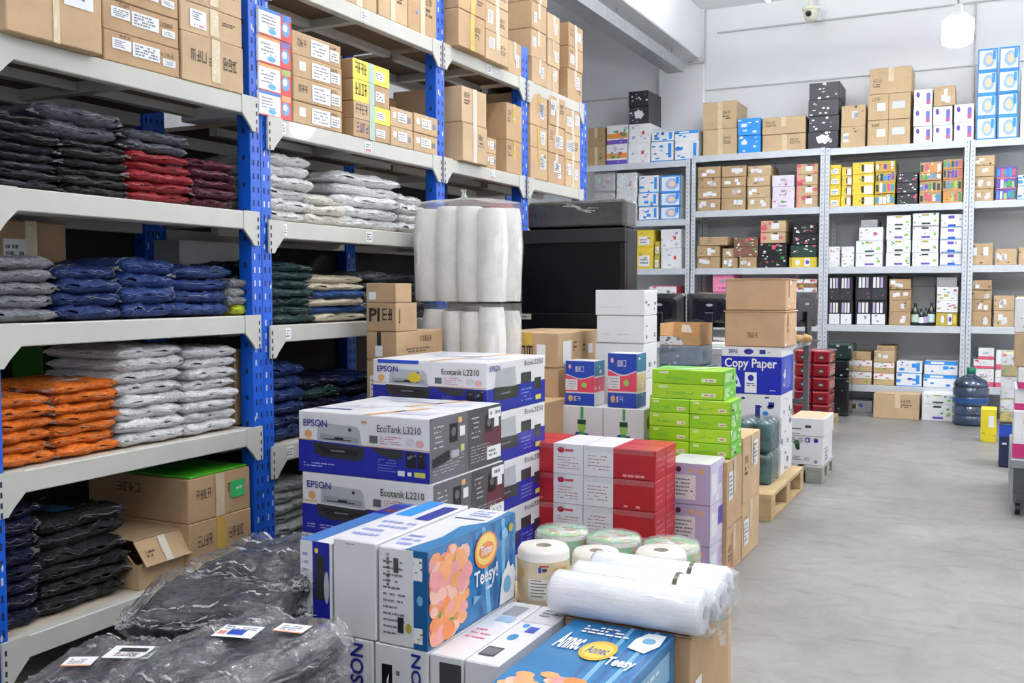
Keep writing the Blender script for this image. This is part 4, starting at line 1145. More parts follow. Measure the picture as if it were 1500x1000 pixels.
# aisle end bay
z = ZD[0]
bstack(DB, T, z, 'first stack', [(1429, 1459, (203, 169, 136, 102, 69), 'blue framed white box', s_blueframe, WH)], 310)
bstack(DB, T, z, 'second stack', [(1460, 1491, (202, 168, 134, 101, 67), 'blue framed white box', s_blueframe, WH)], 311)
bstack(DB, T, z, 'third stack', [(1493, 1530, (201, 150, 98), 'plain white box', s_none, WH)], 312)
z = ZD[1]
bstack(DB, U1, z, 'first stack', [(1426, 1456, (293, 275, 257, 241, 226), 'brown pale labelled carton', s_labels, TAN2)], 313)
bstack(DB, U1, z, 'second stack', [(1458, 1488, (292, 275, 260, 243), 'violet printed box', s_multi, PURP)], 314)
bstack(DB, U1, z, 'third stack', [(1490, 1520, (292, 272, 255), 'blue and white box', s_diaper, WH)], 315)
z = ZD[2]
bstack(DB, U2, z, 'first place', [(1422, 1454, (388, 356), 'brown carton', s_labels, TAN2)], 316)
bstack(DB, U2, z, 'second place', [(1456, 1489, (388, 364), 'brown carton', s_labels, TAN2)], 317)
bstack(DB, U2, z, 'third place', [(1491, 1520, (388, 362), 'brown carton', s_labels, TAN2)], 318)
z = ZD[3]
bstack(DB, U3, z, 'first stack', [(1421, 1452, (479, 457, 440, 425, 411), 'brown labelled carton', s_labels, TAN)], 319)
bstack(DB, U3, z, 'second stack', [(1454, 1485, (479, 455, 433), 'brown labelled carton', s_labels, TAN2)], 320)
bstack(DB, U3, z, 'third stack', [(1487, 1515, (479, 455, 433), 'brown labelled carton', s_labels, TAN2)], 321)
z = ZD[4]
def s_tissue(b, r, i):
    b.F.rect(0, 0, 1, .28, ROSE); b.F.ell(.5, .6, .3, .22, WH, 2); b.F.marks(4, paint((226, 60, 110), .4), .08, 1, (.1, .3, .9, .95), r); b.F.lines(.3, .5, .7, .7, 2, GREYINK, 3, rnd=r)
bstack(DB, U4, z, 'first stack', [(1424, 1455, (572, 545, 532), 'pink and white pack', s_tissue, WH), (1432, 1456, (532, 515), 'pink and white pack', s_tissue, WH)], 322)
bstack(DB, U4, z, 'second stack', [(1457, 1488, (572, 546, 517), 'pink and white pack', s_tissue, WH)], 323)

# floor in front of the back racks --------------------------------------------
def floorbox(px0, px1, ybot, ys, look, des, mat, seed, d=.3, Y=None, labels=None, name='carton', cat='carton', c=.003):
    Y = Y or onZ((px0 + px1) / 2, ybot, 0).y
    xa, xb = onY(px0, ybot, Y).x, onY(px1, ybot, Y).x; z = 0.0; cx = (px0 + px1) / 2; rnd = random.Random(seed)
    zz = [0.0] + [onY(cx, y, Y).z for y in ys]
    for i in range(len(ys)):
        b = Box(xb - xa, d, zz[i + 1] - zz[i] - .002, mat, c)
        if des: des(b, rnd, i)
        b.make(name, ((xa + xb) / 2, Y + d / 2, zz[i] + .0005), rnd.uniform(-.01, .01), labels[i], cat)
floorbox(1279, 1346, 613, (577,), '', s_plain, TAN2, 330, .26, Y=9.6, labels=['wide brown carton alone on the floor before the central pale rack'])
floorbox(1350, 1396, 613, (592, 577), '', s_greenwhite, WH, 331, .3, Y=9.62, labels=['white carton on the floor beside the water jug, lower one', 'white carton stacked upon another beside the water jug'])
def s_under(b, r, i):
    b.F.rect(.3, .3, .52, .7, CHARC, 1); b.F.rect(.54, .3, .58, .8, YLW, 1); b.F.marks(3, DBL, .05, 1, (.6, .2, .95, .8), r)
floorbox(1228, 1277, 607, (586,), '', s_under, GREYC, 332, .26, Y=9.96, labels=['grey box with a dark print pushed under the central pale rack'])
# water jug
p = onZ(1421, 621, 0); R = 0.148
jug = root('water_jug', (p.x, p.y - .02, 0), 'large dark blue ribbed water jug with green cap on the floor', 'water jug')
m, nt, b_ = pbsdf('blue_polycarbonate'); b_.inputs['Base Color'].default_value = (*lin((34, 50, 76)), 1); b_.inputs['Roughness'].default_value = .1; b_.inputs['Coat Weight'].default_value = .6
n_ = noise(nt, 5, 3, .5, coords(nt)); rr = ramp(nt, n_.outputs['Fac'], [(.3, lin((30, 42, 64))), (.7, lin((56, 76, 104)))]); nt.links.new(rr.outputs[0], b_.inputs['Base Color']); JUG = m
prof = [(0, .0), (R * .9, .0), (R * .98, .012)]
for k in range(4):
    z0 = .02 + k * .083
    prof += [(R, z0), (R, z0 + .055), (R * .95, z0 + .064), (R * .95, z0 + .07), (R, z0 + .08)]
prof += [(R * .97, .365), (R * .85, .395), (R * .55, .42), (R * .3, .437), (R * .22, .45), (R * .21, .47)]
c = Canvas(); c.lathe(prof, m, 40); c.build('body', jug)
c = Canvas(); c.lathe([(R * .24, .45), (R * .26, .452), (R * .26, .50), (R * .2, .508), (0, .508)], paint((20, 110, 90), .4), 24); c.build('cap', jug)
c = Canvas(); c.lathe([(R * 1.01, .20), (R * 1.012, .205), (R * 1.012, .24), (R * 1.01, .245)], paint((30, 78, 136), .3), 40); c.build('label_band', jug)
# ------------------------------------------------------------------ goods between rack and aisle
def fit(pL, pC, pR, yt, yb, X):
    a = onX(pC, yt, X); y0 = a.y
    return onY(pL, yt, y0).x, X, y0, onX(pR, yt, X).y, a.z, onX(pC, yb, X).z
EBLUE = paint((24, 34, 156), .35, .06, 5); EDEEP = paint((30, 40, 110), .4); SIL = paint((176, 180, 188), .35, .1, 8); SILD = paint((150, 154, 162), .35)
PRD = paint((48, 48, 52), .35); PRK = paint((26, 26, 30), .3); EGREY = paint((98, 100, 106), .45, .12, 6); EGREY2 = paint((70, 70, 76), .45); NAVYT = paint((36, 44, 140), .4)
EWH = paint((228, 229, 234), .35, .02); MAR = paint((92, 40, 56), .45); ORG2 = paint((222, 170, 110), .4)
def epson_front(b, r, word, second, variant=0):
    f = b.F
    p = f
    p.rect(0, 0, .5, .53 if not variant else .48, EBLUE); p.poly([(.5, 0), (1, 0), (1, .48), (.5, .50)], EBLUE)
    p.rect(.0, .525, .12, .545, ORG2, 1); p.rect(.48, .495, 1, .51, ORG2, 1)
    # printer picture
    p.poly([(.15, .52), (.5, .50), (.485, .74), (.46, .80), (.16, .82)], SIL, 2)
    p.poly([(.17, .55), (.48, .53), (.47, .62), (.18, .64)], SILD, 3)
    p.rect(.2, .555, .42, .575, PRD, 4); p.rect(.29, .575, .36, .605, PRK, 4); p.ell(.41, .74, .012, .03, PRD, 4)
    p.poly([(.12, .50), (.52, .47), (.51, .28), (.45, .25), (.2, .27), (.13, .32)], PRD, 3)
    p.poly([(.15, .44), (.48, .42), (.47, .32), (.2, .33)], PRK, 4); p.rect(.26, .37, .37, .395, GREYINK, 5)
    # words
    t = b.part('lettering', f)
    t.text(word, .045, .755, .235, .87, NAVYT, 5, .012)
    t = b.part('model_lettering', f)
    t.text(second, .62, .745, .94, .86, k_ink(), 5, .004)
    p.rect(.50, .86, .54, .9, ORG2, 5) if not variant else None
    # cartridges and small print
    p.rect(.56, .56, .62, .68, EGREY, 2); p.lines(.64, .55, .8, .70, 4, PINK, 2, .3, rnd=r); p.ell(.86, .62, .03, .06, paint((206, 206, 214), .4), 2); p.ell(.93, .60, .03, .06, paint((226, 170, 176), .4), 2)
    p.poly([(.58, .49), (.81, .47), (.8, .34), (.72, .33), (.6, .42)], PRD, 2); p.rect(.83, .22, .9, .46, PRK, 2); p.rect(.91, .22, .97, .46, PRK, 2); p.marks(5, GREYINK, .012, 3, (.83, .25, .97, .44), r)
    p.lines(.62, .12, .76, .34, 5, paint((120, 130, 210), .4), 2, .3, rnd=r); p.lines(.04, .09, .3, .18, 2, paint((170, 176, 226), .4), 2, .4, rnd=r)
    p.rect(.77, .08, .82, .16, w_ink(), 2); p.rect(.84, .09, .87, .15, w_ink(), 2); p.rect(.89, .08, .97, .16, paint((196, 200, 90), .4), 2)
    p.ell(.08, .63, .03, .07, ORG2, 2)
def epson_side(b, r, maroon=False):
    f = b.R
    f.rect(0, 0, 1, 1, EGREY2 if maroon else EGREY)
    f.lines(.08, .1, .9, .4, 6, paint((170, 172, 178), .5), 2, .3, rnd=r); f.lines(.1, .5, .35, .9, 5, paint((188, 190, 196), .5), 2, .3, rnd=r)
    f.rect(.5, .55, .72, .85, PRK, 2); f.ell(.61, .72, .06, .07, EGREY, 3)
    f.rect(.78, .62, .92, .78, w_ink(), 2); f.rect(.74, .84, .84, .93, ORG2, 2)
    if maroon:
        f.rect(.45, .2, 1, .62, MAR, 1); f.rect(.55, .08, .98, .3, w_ink(), 3); f.lines(.6, .12, .9, .26, 2, GREYINK, 4, rnd=r); f.rect(.6, .78, .98, .95, w_ink(), 3); f.lines(.65, .82, .95, .92, 1, GREYINK, 4, rnd=r)
    else:
        f.poly([(.06, .36), (.5, .45), (.5, .28), (.06, .22)], PRK, 3); f.rect(.55, .3, .75, .42, SIL, 3); f.rect(.8, .38, .9, .48, paint((206, 200, 120), .4), 3)
def epson_top(b, r, k=0):
    f = b.T
    f.poly([(.02, .3), (.3, .32), (.3, .4), (.02, .38)], NAVYT, 1) if k else f.poly([(.25, .45), (.6, .5), (.58, .58), (.26, .54)], paint((176, 182, 214), .4), 1)
    f.poly([(.5, 0), (.56, 0), (.75, 1), (.7, 1)], ORG2, 1); f.lines(.1, .62, .45, .9, 3, paint((190, 196, 222), .4), 1, .4, rnd=r); f.rect(.62, .3, .9, .6, paint((206, 208, 222), .4), 1)

# front printer pile: 4 high, a second column behind the first
X0, X1, Y0, Y1, ZT, ZBt = fit(437, 629, 685, 613, 711, -1.55)
h = ZT / 4; dY = Y1 - Y0
EL = ['bottom', 'second from the floor', 'third from the floor', 'topmost']
for i in range(4):
    r = random.Random(500 + i)
    b = Box(X1 - X0, dY - .002, h - .002, EWH, .003)
    dx = (0, .006, .012, 0)[i]
    epson_front(b, r, 'EPSON', 'EcoTank L3210' if i == 3 else 'Ecotank L2210', i < 3); epson_side(b, r); epson_top(b, r, i == 3)
    b.make('printer_carton', ((X0 + X1) / 2 + dx, (Y0 + Y1) / 2, h * i), 0, f'white and blue printer carton facing the camera, {EL[i]} in the front pile', 'printer carton', 'printer cartons')
    b = Box(X1 - X0, dY - .002, h - .002, EWH, .003)
    r = random.Random(520 + i); epson_side(b, r, True); epson_top(b, r, 0)
    b.make('printer_carton', ((X0 + X1) / 2 + dx, (Y0 + Y1) / 2 + dY, h * i), 0, f'maroon sided printer carton hidden behind the front pile, {EL[i]} there', 'printer carton', 'printer cartons')
YE = Y1 + dY
# rear printer pile, 5 high
X0, X1, Y0, Y1, ZT, _ = fit(546, 713, 798, 531, 613, -1.635)
print('epson', Y0, Y1, YE, ZT)
Y0s = max(Y0, YE + .01); h = ZT / 5
EL5 = ['floor level', 'second tier', 'third tier', 'fourth tier', 'uppermost']
for i in range(5):
    r = random.Random(540 + i)
    b = Box(X1 - X0, Y1 - Y0s, h - .002, EWH, .003)
    epson_front(b, r, 'EPSON', 'Ecotank L2210', 1)
    b.F.rect(.05, .93, .42, 1, paint((40, 80, 200), .35), 6) if i == 4 else None
    b.F.ell(.38, .66, .06, .1, YLW, 7) if i == 4 else None
    f = b.R
    f.rect(0, 0, 1, .48, EBLUE, 0); f.poly([(.12, .46), (.48, .44), (.46, .86), (.14, .84)], SIL, 1); f.poly([(.1, .5), (.52, .46), (.5, .22), (.12, .24)], PRD, 2); f.rect(.22, .34, .38, .37, GREYINK, 3)
    f.rect(.56, .48, .74, .7, PRD, 1); f.rect(.8, .3, .92, .55, PRD, 2); f.lines(.56, .1, .76, .4, 4, paint((150, 160, 230), .4), 2, .3, rnd=r); f.rect(.82, .08, .92, .18, paint((206, 200, 90), .4), 2)
    t = b.part('lettering', f); t.text('EPSON', .04, .82, .2, .93, NAVYT, 4, .012); t = b.part('model_lettering', f); t.text('EcoL2250', .62, .84, .95, .94, k_ink(), 4)
    epson_top(b, r, 0)
    b.make('printer_carton', ((X0 + X1) / 2, (Y0s + Y1) / 2, h * i), 0, f'printer carton of the rear pile under the foam bundles, {EL5[i]}', 'printer carton', 'printer cartons')
REAR = (X0, X1, Y0s, Y1, ZT)

# ---- foreground pile ----------------------------------------------------------
zL = .327; YA, YBk = 1.97, 2.44
CRM = paint((226, 226, 232), .35, .02)
def under_front(b, r, word):
    f = b.F
    f.rect(.14, .45, .34, .85, PRK, 1); f.poly([(.2, .6), (.25, .64), (.28, .78), (.24, .74)], w_ink(), 2); f.lines(.4, .3, .5, .85, 6, GREYINK, 1, .4, rnd=r)
    t = b.part('lettering', f); t.text(word, .70, .50, .88, .97, NAVYT, 3, .02, vert=True); f.ell(.18, .2, .1, .06, SKY, 1)
# lower layer of white cartons lying flat
for (xa, xb, lb) in ((-1.60, -1.375, 'white printer carton lying sideways at the lower front corner under the blue one'), (-1.372, -1.215, 'white sideways printer carton beneath the tall tissue carton')):
    b = Box(xb - xa - .002, YBk - YA, zL - .002, CRM, .003); under_front(b, random.Random(int(xa * -1000)), 'EPSON')
    b.make('printer_carton', ((xa + xb) / 2, (YA + YBk) / 2, 0), 0, lb, 'printer carton', 'printer cartons')
def long_white(b, r, k):
    t = b.T
    if k == 0:
        t.lines(.2, .3, .8, .5, 3, PINK, 1, .3, rnd=r); t.rect(.3, .74, .8, .92, SILD, 1); t.rect(.35, .62, .85, .72, paint((150, 180, 210), .4), 1)
        b.F.rect(.3, .3, .95, .95, EGREY2, 1); b.F.ell(.7, .5, .1, .2, OLIVE, 2)
    else:
        t.rect(.12, .1, .6, .24, CHARC, 1); t.rect(.16, .12, .56, .22, EGREY, 2); t.ell(.4, .42, .14, .05, paint((40, 130, 180), .4), 1); t.rect(.5, .52, .8, .62, DBL, 1); t.ell(.35, .62, .1, .03, SKY, 1); t.lines(.3, .8, .9, .95, 3, GREYINK, 1, .5, rnd=r); t.rect(0, .685, 1, .69, GREYC, 2)
        for q in range(6): b.R.rect(.05 + q * .15, .3, .1 + q * .15, .8, [LGRN, PURP, ORNG, SKY, GRN, LIL][q], 1)
for k, (xa, xb, lb) in enumerate(((-1.212, -1.118, 'slim white appliance carton lying flat next to the tissue carton'), (-1.116, -1.025, 'slim white carton with a blue drop printed on its top'))):
    b = Box(xb - xa - .002, .44, zL - .002, CRM, .003); long_white(b, random.Random(k + 5), k)
    b.make('appliance_carton', ((xa + xb) / 2, YA + .22, 0), 0, lb, 'carton', 'slim white cartons')
# three upright boxes on top
hT = .242
xa, xb = onY(439, 870, YA).x, onY(486, 870, YA).x
b = Box(xb - xa - .002, YBk - YA, hT - .012, CRM, .003)
f = b.F; f.rect(.42, 0, .95, 1, EBLUE, 1); f.rect(.5, .35, .8, .85, PRD, 2); f.ell(.86, .5, .08, .18, SIL, 3); f.lines(.1, .1, .3, .9, 9, paint((150, 150, 200), .4), 1, .4, rnd=random.Random(2)); f.ell(.55, .9, .06, .03, YLW, 3); f.ell(.5, .1, .08, .03, ORG2, 3)
b.T.rect(0, 0, .55, 1, paint((60, 110, 180), .4), 1); b.T.rect(0, .7, .5, .95, EBLUE, 2); b.T.rect(.1, .75, .5, .83, MAR, 3)
b.make('printer_carton', ((xa + xb) / 2, (YA + YBk) / 2, zL), 0, 'blue and white printer carton stood on end, slimmest of the upright trio', 'printer carton', 'printer cartons')
xa, xb = onY(488, 870, YA).x, onY(551, 870, YA).x
b = Box(xb - xa - .002, YBk - YA, hT + .004, CRM, .003)
b.T.lines(.1, .1, .9, .5, 4, paint((150, 160, 220), .4), 1, .4, rnd=random.Random(3)); b.T.rect(.6, .55, .95, .9, NAVYT, 1); b.F.lines(.3, .95, .5, .97, 1, GREYINK, 1, rnd=random.Random(3)); b.T.rect(0, .6, .4, 1, SKY, 1)
b.make('white_carton', ((xa + xb) / 2, (YA + YBk) / 2, zL), 0, 'blank white upright carton between the blue carton and tissue carton', 'carton')
# big tissue carton
TB1, TB2, TB3 = paint((38, 116, 172), .25, .12, 3), paint((28, 92, 152), .3), paint((120, 176, 214), .3)
PEACH, PINKF, DORG = paint((244, 168, 110), .3, .12, 20), paint((240, 160, 160), .3, .12, 20), paint((238, 140, 70), .3, .1, 12)
def blossom(f, cu, cv_, ru, rv, r, lay, n=26, box=(0.0, 0.0, 1.0, 1.0)):
    for k in range(n):
        a = r.uniform(0, 6.28); q = r.uniform(0, 1) ** .6
        u = cu + ru * q * math.cos(a); v = cv_ + rv * q * math.sin(a); s = r.uniform(.16, .34)
        su, sv = ru * s, rv * s
        u = min(max(u, box[0] + su), box[2] - su); v = min(max(v, box[1] + sv), box[3] - sv)
        f.ell(u, v, su, sv, r.choice((PEACH, PINKF, DORG, PEACH, paint((246, 196, 176), .3))), lay + k * .11, 13, .06)
def tissue_art(f, r, top=False):
    f.rect(0, 0, 1, 1, TB1, 0)
    for k in range(5): f.poly([(.55 + .09 * k, 0), (.6 + .09 * k, 0), (.5 + .12 * k, 1), (.46 + .12 * k, 1)], TB3 if k % 2 else TB2, 1)
    if not top:
        f.rect(0, 0, .01, 1, paint((14, 90, 150), .3), 1)
        blossom(f, .2, .64, .21, .34, r, 2, 75, (.005, .02, .46, .98)); blossom(f, .2, .28, .2, .28, r, 2.05, 75, (.005, .01, .45, .98))
        f.poly([(.05, .28), (.14, .36), (.1, .24)], GRN, 9); f.poly([(.2, .2), (.28, .28), (.25, .18)], GRN, 9)
        f.ell(.62, .74, .135, .2, DORG, 9, 28); f.ell(.62, .75, .115, .17, paint((246, 214, 120), .3), 10, 28); f.ell(.62, .74, .09, .09, DORG, 11)
        t = f; t.text('Tissue', .55, .69, .69, .8, w_ink(), 12, .02)
        f.text('Teesy!', .48, .33, .76, .55, w_ink(), 9, .02); f.lines(.62, .28, .72, .34, 1, w_ink(), 9, rnd=r)
        f.poly([(.78, .02), (.97, .02), (.99, .3), (.96, .42), (.92, .4), (.9, .5), (.87, .42), (.82, .36), (.8, .2)], w_ink(), 9); f.ell(.88, .22, .05, .1, TB3, 10)
        f.ell(.85, .82, .04, .07, TB3, 9); f.ell(.93, .86, .03, .05, OLIVE, 9); f.poly([(.47, .2), (.56, .26), (.47, .3)], TB3, 9)
    else:
        blossom(f, .42, .12, .34, .14, r, 2, 34, (.03, .0, .97, .4))
        f.ell(.52, .62, .16, .13, paint((244, 176, 50), .3), 9, 28); f.ell(.52, .62, .13, .1, paint((248, 206, 80), .3), 10, 28); f.text('Annec', .42, .57, .62, .67, TB2, 11, .02)
        f.text('Annec', .1, .58, .34, .80, w_ink(), 9, .03); f.text('Teesy', .66, .44, .92, .58, w_ink(), 9, .03); f.lines(.2, .82, .7, .94, 3, w_ink(), 9, .5, rnd=r)
        f.poly([(.72, .72), (.9, .68), (.97, .8), (.95, .95), (.78, .95), (.72, .85)], w_ink(), 9); f.ell(.85, .84, .06, .04, TB3, 10)
xa, xb = onY(554, 880, YA).x, onY(627, 880, YA).x
b = Box(xb - xa - .002, YBk - YA, hT, CRM, .003)
r = random.Random(8); tissue_art(b.R, r)
f = b.F; f.rect(.72, 0, 1, 1, TB2, 1); f.rect(.72, .7, .9, .93, w_ink(), 2); f.rect(.72, .06, .9, .22, w_ink(), 2)
f.lines(.1, .1, .55, .9, 12, GREYINK, 2, .3, rnd=r); f.rect(.32, .75, .42, .9, EGREY2, 3); f.lines(.18, .6, .24, .95, 8, k_ink(), 3, .6, rnd=r); f.rect(.4, .14, .52, .3, PRD, 3); f.ell(.62, .2, .06, .05, OLIVE, 3); f.marks(4, GREYINK, .04, 3, (.73, .72, .9, .92), r); f.ell(.85, .5, .06, .05, TB3, 2); f.marks(5, ORG2, .03, 3, (.74, .07, .9, .2), r)
g = b.T; g.poly([(.55, 0), (1, 0), (1, 1), (.85, 1), (.9, .7), (.6, .55), (.7, .3)], TB1, 1); g.lines(.1, .06, .5, .3, 3, paint((150, 160, 220), .4), 1, .5, rnd=r); g.rect(.15, .72, .8, .735, TB2, 3); g.lines(.3, .8, .8, .95, 3, paint((150, 160, 220), .4), 1, rnd=r)
b.make('tissue_carton', ((xa + xb) / 2, (YA + YBk) / 2, zL), 0, 'tall blue tissue carton with peach blossoms on its long side', 'tissue carton', 'blue tissue cartons')
# flat tissue carton and brown cartons under the rolls
b = Box(.275, .50, .12, TB1, .004); tissue_art(b.T, random.Random(12), True); b.R.rect(.1, .2, .9, .8, TB3, 1); b.R.lines(.2, .3, .8, .7, 3, w_ink(), 2, rnd=r)
b.make('tissue_carton', (-.851, 2.085, .21), 0, 'blue tissue carton lying flat in front of the white plastic rolls', 'tissue carton', 'blue tissue cartons')
b = Box(.30, .5, .208, CB[1], .004); d_carton(b, random.Random(3)); b.R.rect(.8, .1, .95, .5, w_ink(), 1)
b.make('carton', (-.845, 2.085, 0), 0, 'brown carton carrying the flat blue tissue carton', 'carton')
b = Box(.345, .38, .328, CB[1], .004); d_carton(b, random.Random(4)); l = b.part('shipping_label', b.R); l.rect(.1, .3, .25, .62, w_ink())
b.make('carton', (-.848, 2.345 + .19, 0), 0, 'brown carton carrying the white plastic rolls beside the aisle', 'carton')
b = Box(.30, .43, .30, CB[0], .004); d_carton(b, random.Random(5))
b.make('carton', (-1.175, 2.445 + .225, 0), 0, 'brown carton carrying the gold wrapped paper roll', 'carton')
b = Box(.315, .145, .285, CB[2], .004)
b.make('carton', (-.862, 2.735 + .0725, 0), 0, 'brown carton beneath the pair of standing white paper rolls', 'carton')
b = Box(.62, .215, .20, CB[0], .004)
b.make('carton', (-1.14, 2.905 + .11, 0), 0, 'long brown carton under the three green wrapped rolls', 'carton')
# lying plastic rolls
PLAST = None
def plast_mat():
    m, nt, b_ = pbsdf('rolled_plastic_film'); vec = coords(nt)
    n_ = noise(nt, 9, 4, .6, vec); rr = ramp(nt, n_.outputs['Fac'], [(.3, lin((226, 230, 238))), (.7, lin((246, 248, 252)))]); nt.links.new(rr.outputs[0], b_.inputs['Base Color'])
    b_.inputs['Roughness'].default_value = .22; b_.inputs['Coat Weight'].default_value = .5
    mp = nt.nodes.new('ShaderNodeMapping'); mp.inputs['Scale'].default_value = (.5, 3, 3); nt.links.new(vec, mp.inputs[0])
    n2 = noise(nt, 16, 5, .6, mp.outputs[0]); bp = bump(nt, n2.outputs['Fac'], .5, .008); nt.links.new(bp.outputs[0], b_.inputs['Normal'])
    return m
PLAST = plast_mat()
def lying_roll(y, z, xa, xb, rr, label, band=None):
    L = xb - xa
    o = root('plastic_roll', ((xa + xb) / 2, y, z), label, 'roll', 'white plastic rolls lying across the cartons')
    c = Canvas(); prof = [(0.0, -L / 2 + .004), (rr * .35, -L / 2 + .002), (rr * .86, -L / 2), (rr, -L / 2 + .012)]
    for k in range(1, 12): prof.append((rr * (1 + .012 * math.sin(k * 2.3 + y * 9)), -L / 2 + .012 + (L - .024) * k / 12))
    prof += [(rr, L / 2 - .012), (rr * .86, L / 2), (rr * .3, L / 2 - .001)]
    c.lathe(prof, PLAST, 36, axis='X'); c.build('film_roll', o)
    c = Canvas(); c.tube((L / 2 - .02, 0, 0), (L / 2 + .001, 0, 0), rr * .3, paint((150, 152, 170), .5), 18); c.tube((-L / 2 - .001, 0, 0), (-L / 2 + .02, 0, 0), rr * .3, paint((150, 152, 170), .5), 18); c.build('core', o)
    if band:
        c = Canvas(); c.lathe([(rr * 1.02, band), (rr * 1.022, band + .006), (rr * 1.02, band + .012)], paint((60, 66, 40), .3, .5, 60), 36, axis='X'); c.build('printed_strap', o)
    # loose film tail at the free end
    c = Canvas(); r_ = random.Random(int(y * 100)); n = 14
    ring = [(L / 2 + .001, rr * math.cos(2 * math.pi * i / n), rr * math.sin(2 * math.pi * i / n)) for i in range(n)]
    tip = [(L / 2 + r_.uniform(.012, .028), p[1] * r_.uniform(.5, .9), p[2] * r_.uniform(.5, .9) - .006) for p in ring]
    c.mesh(ring + tip, [(i, (i + 1) % n, n + (i + 1) % n, n + i) for i in range(n)], film(.35), True)
    if y > 2.42 and y < 2.52:
        c.face([(L / 2 - .01, -.03, -.03), (L / 2 + .02, -.02, -.02), (L / 2 + .018, -.01, -.11), (L / 2 + .004, -.02, -.115)], film(.4)); c.face([(L / 2 + .02, -.02, -.02), (L / 2 + .012, .03, -.02), (L / 2 + .006, .02, -.1), (L / 2 + .018, -.01, -.11)], film(.4))
    c.build('loose_film', o)
lying_roll(2.365, .328 + .0605, -1.06, -.645, .059, 'front white plastic roll, lying along the aisle side of the pile')
lying_roll(2.485, .328 + .059, -1.05, -.635, .057, 'middle white plastic roll between two others, with hanging film tail', .085)
lying_roll(2.603, .328 + .059, -1.04, -.645, .057, 'rear white plastic roll, next to the standing paper rolls', .09)
# standing paper rolls
def standing_roll(x, y, z, rr, h, label, wrap):
    o = root('paper_roll', (x, y, z + .0005), label, 'paper roll', 'paper rolls standing behind the plastic rolls')
    wp = paint((236, 232, 226), .5)
    c = Canvas(); c.lathe([(rr * .3, h), (rr * .9, h), (rr, h - .012), (rr, .012), (rr * .92, 0), (0, 0)], wp, 40); c.lathe([(rr * .3, h), (rr * .3, h - .05), (0, h - .05)], paint((190, 180, 168), .8), 24)
    for k in range(4):
        q = rr * (.42 + .13 * k); c.lathe([(q, h + .0004), (q + .002, h + .0006)], paint((214, 212, 208), .6), 36)
    c.build('paper', o)
    if wrap:
        c = Canvas(); c.lathe([(rr * 1.008, .004), (rr * 1.012, .02), (rr * 1.012, h * .78), (rr * 1.008, h * .8)], paint((222, 202, 166), .25, .12, 12, 0, .5), 40); c.build('gold_wrapper', o)
        c = Canvas(); cc = Vector((0, 0, 0)); ang = math.atan2(-y, -x)
        def pt(a, zz, e=1.02): return (rr * e * math.cos(ang + a), rr * e * math.sin(ang + a), zz)
        def patch(a0, a1, z0, z1, m, e=1.02, n=6):
            for i in range(n):
                u, v = a0 + (a1 - a0) * i / n, a0 + (a1 - a0) * (i + 1) / n
                c.face([pt(u, z0, e), pt(v, z0, e), pt(v, z1, e), pt(u, z1, e)], m)
        patch(-.6, .35, .02, h * .5, paint((238, 232, 220), .4)); rnd = random.Random(3)
        for q in range(6): patch(-.5, rnd.uniform(-.1, .25), .03 + q * .009, .033 + q * .009, GREYINK, 1.024)
        patch(-.2, -.08, h * .62, h * .72, DBL, 1.024); patch(-.05, .12, h * .64, h * .70, paint((60, 50, 70), .4), 1.024); patch(-.15, .2, h * .725, h * .75, paint((180, 60, 60), .4), 1.024)
        patch(.4, 1.0, h * .55, h * .7, paint((216, 170, 90), .4), 1.018); patch(-1.3, -.8, h * .5, h * .66, paint((216, 180, 110), .4), 1.018)
        c.build('wrapper_print', o)
standing_roll(-1.168, 2.53, .30, .075, .16, 'paper roll in a gold printed wrapper beside the blue tissue carton', True)
standing_roll(-1.072, 2.70, .30, .073, .115, 'plain white paper roll, standing close to the gold wrapped one', False)
standing_roll(-.905, 2.81, .285, .077, .125, 'plain white paper roll standing nearer the aisle', False)
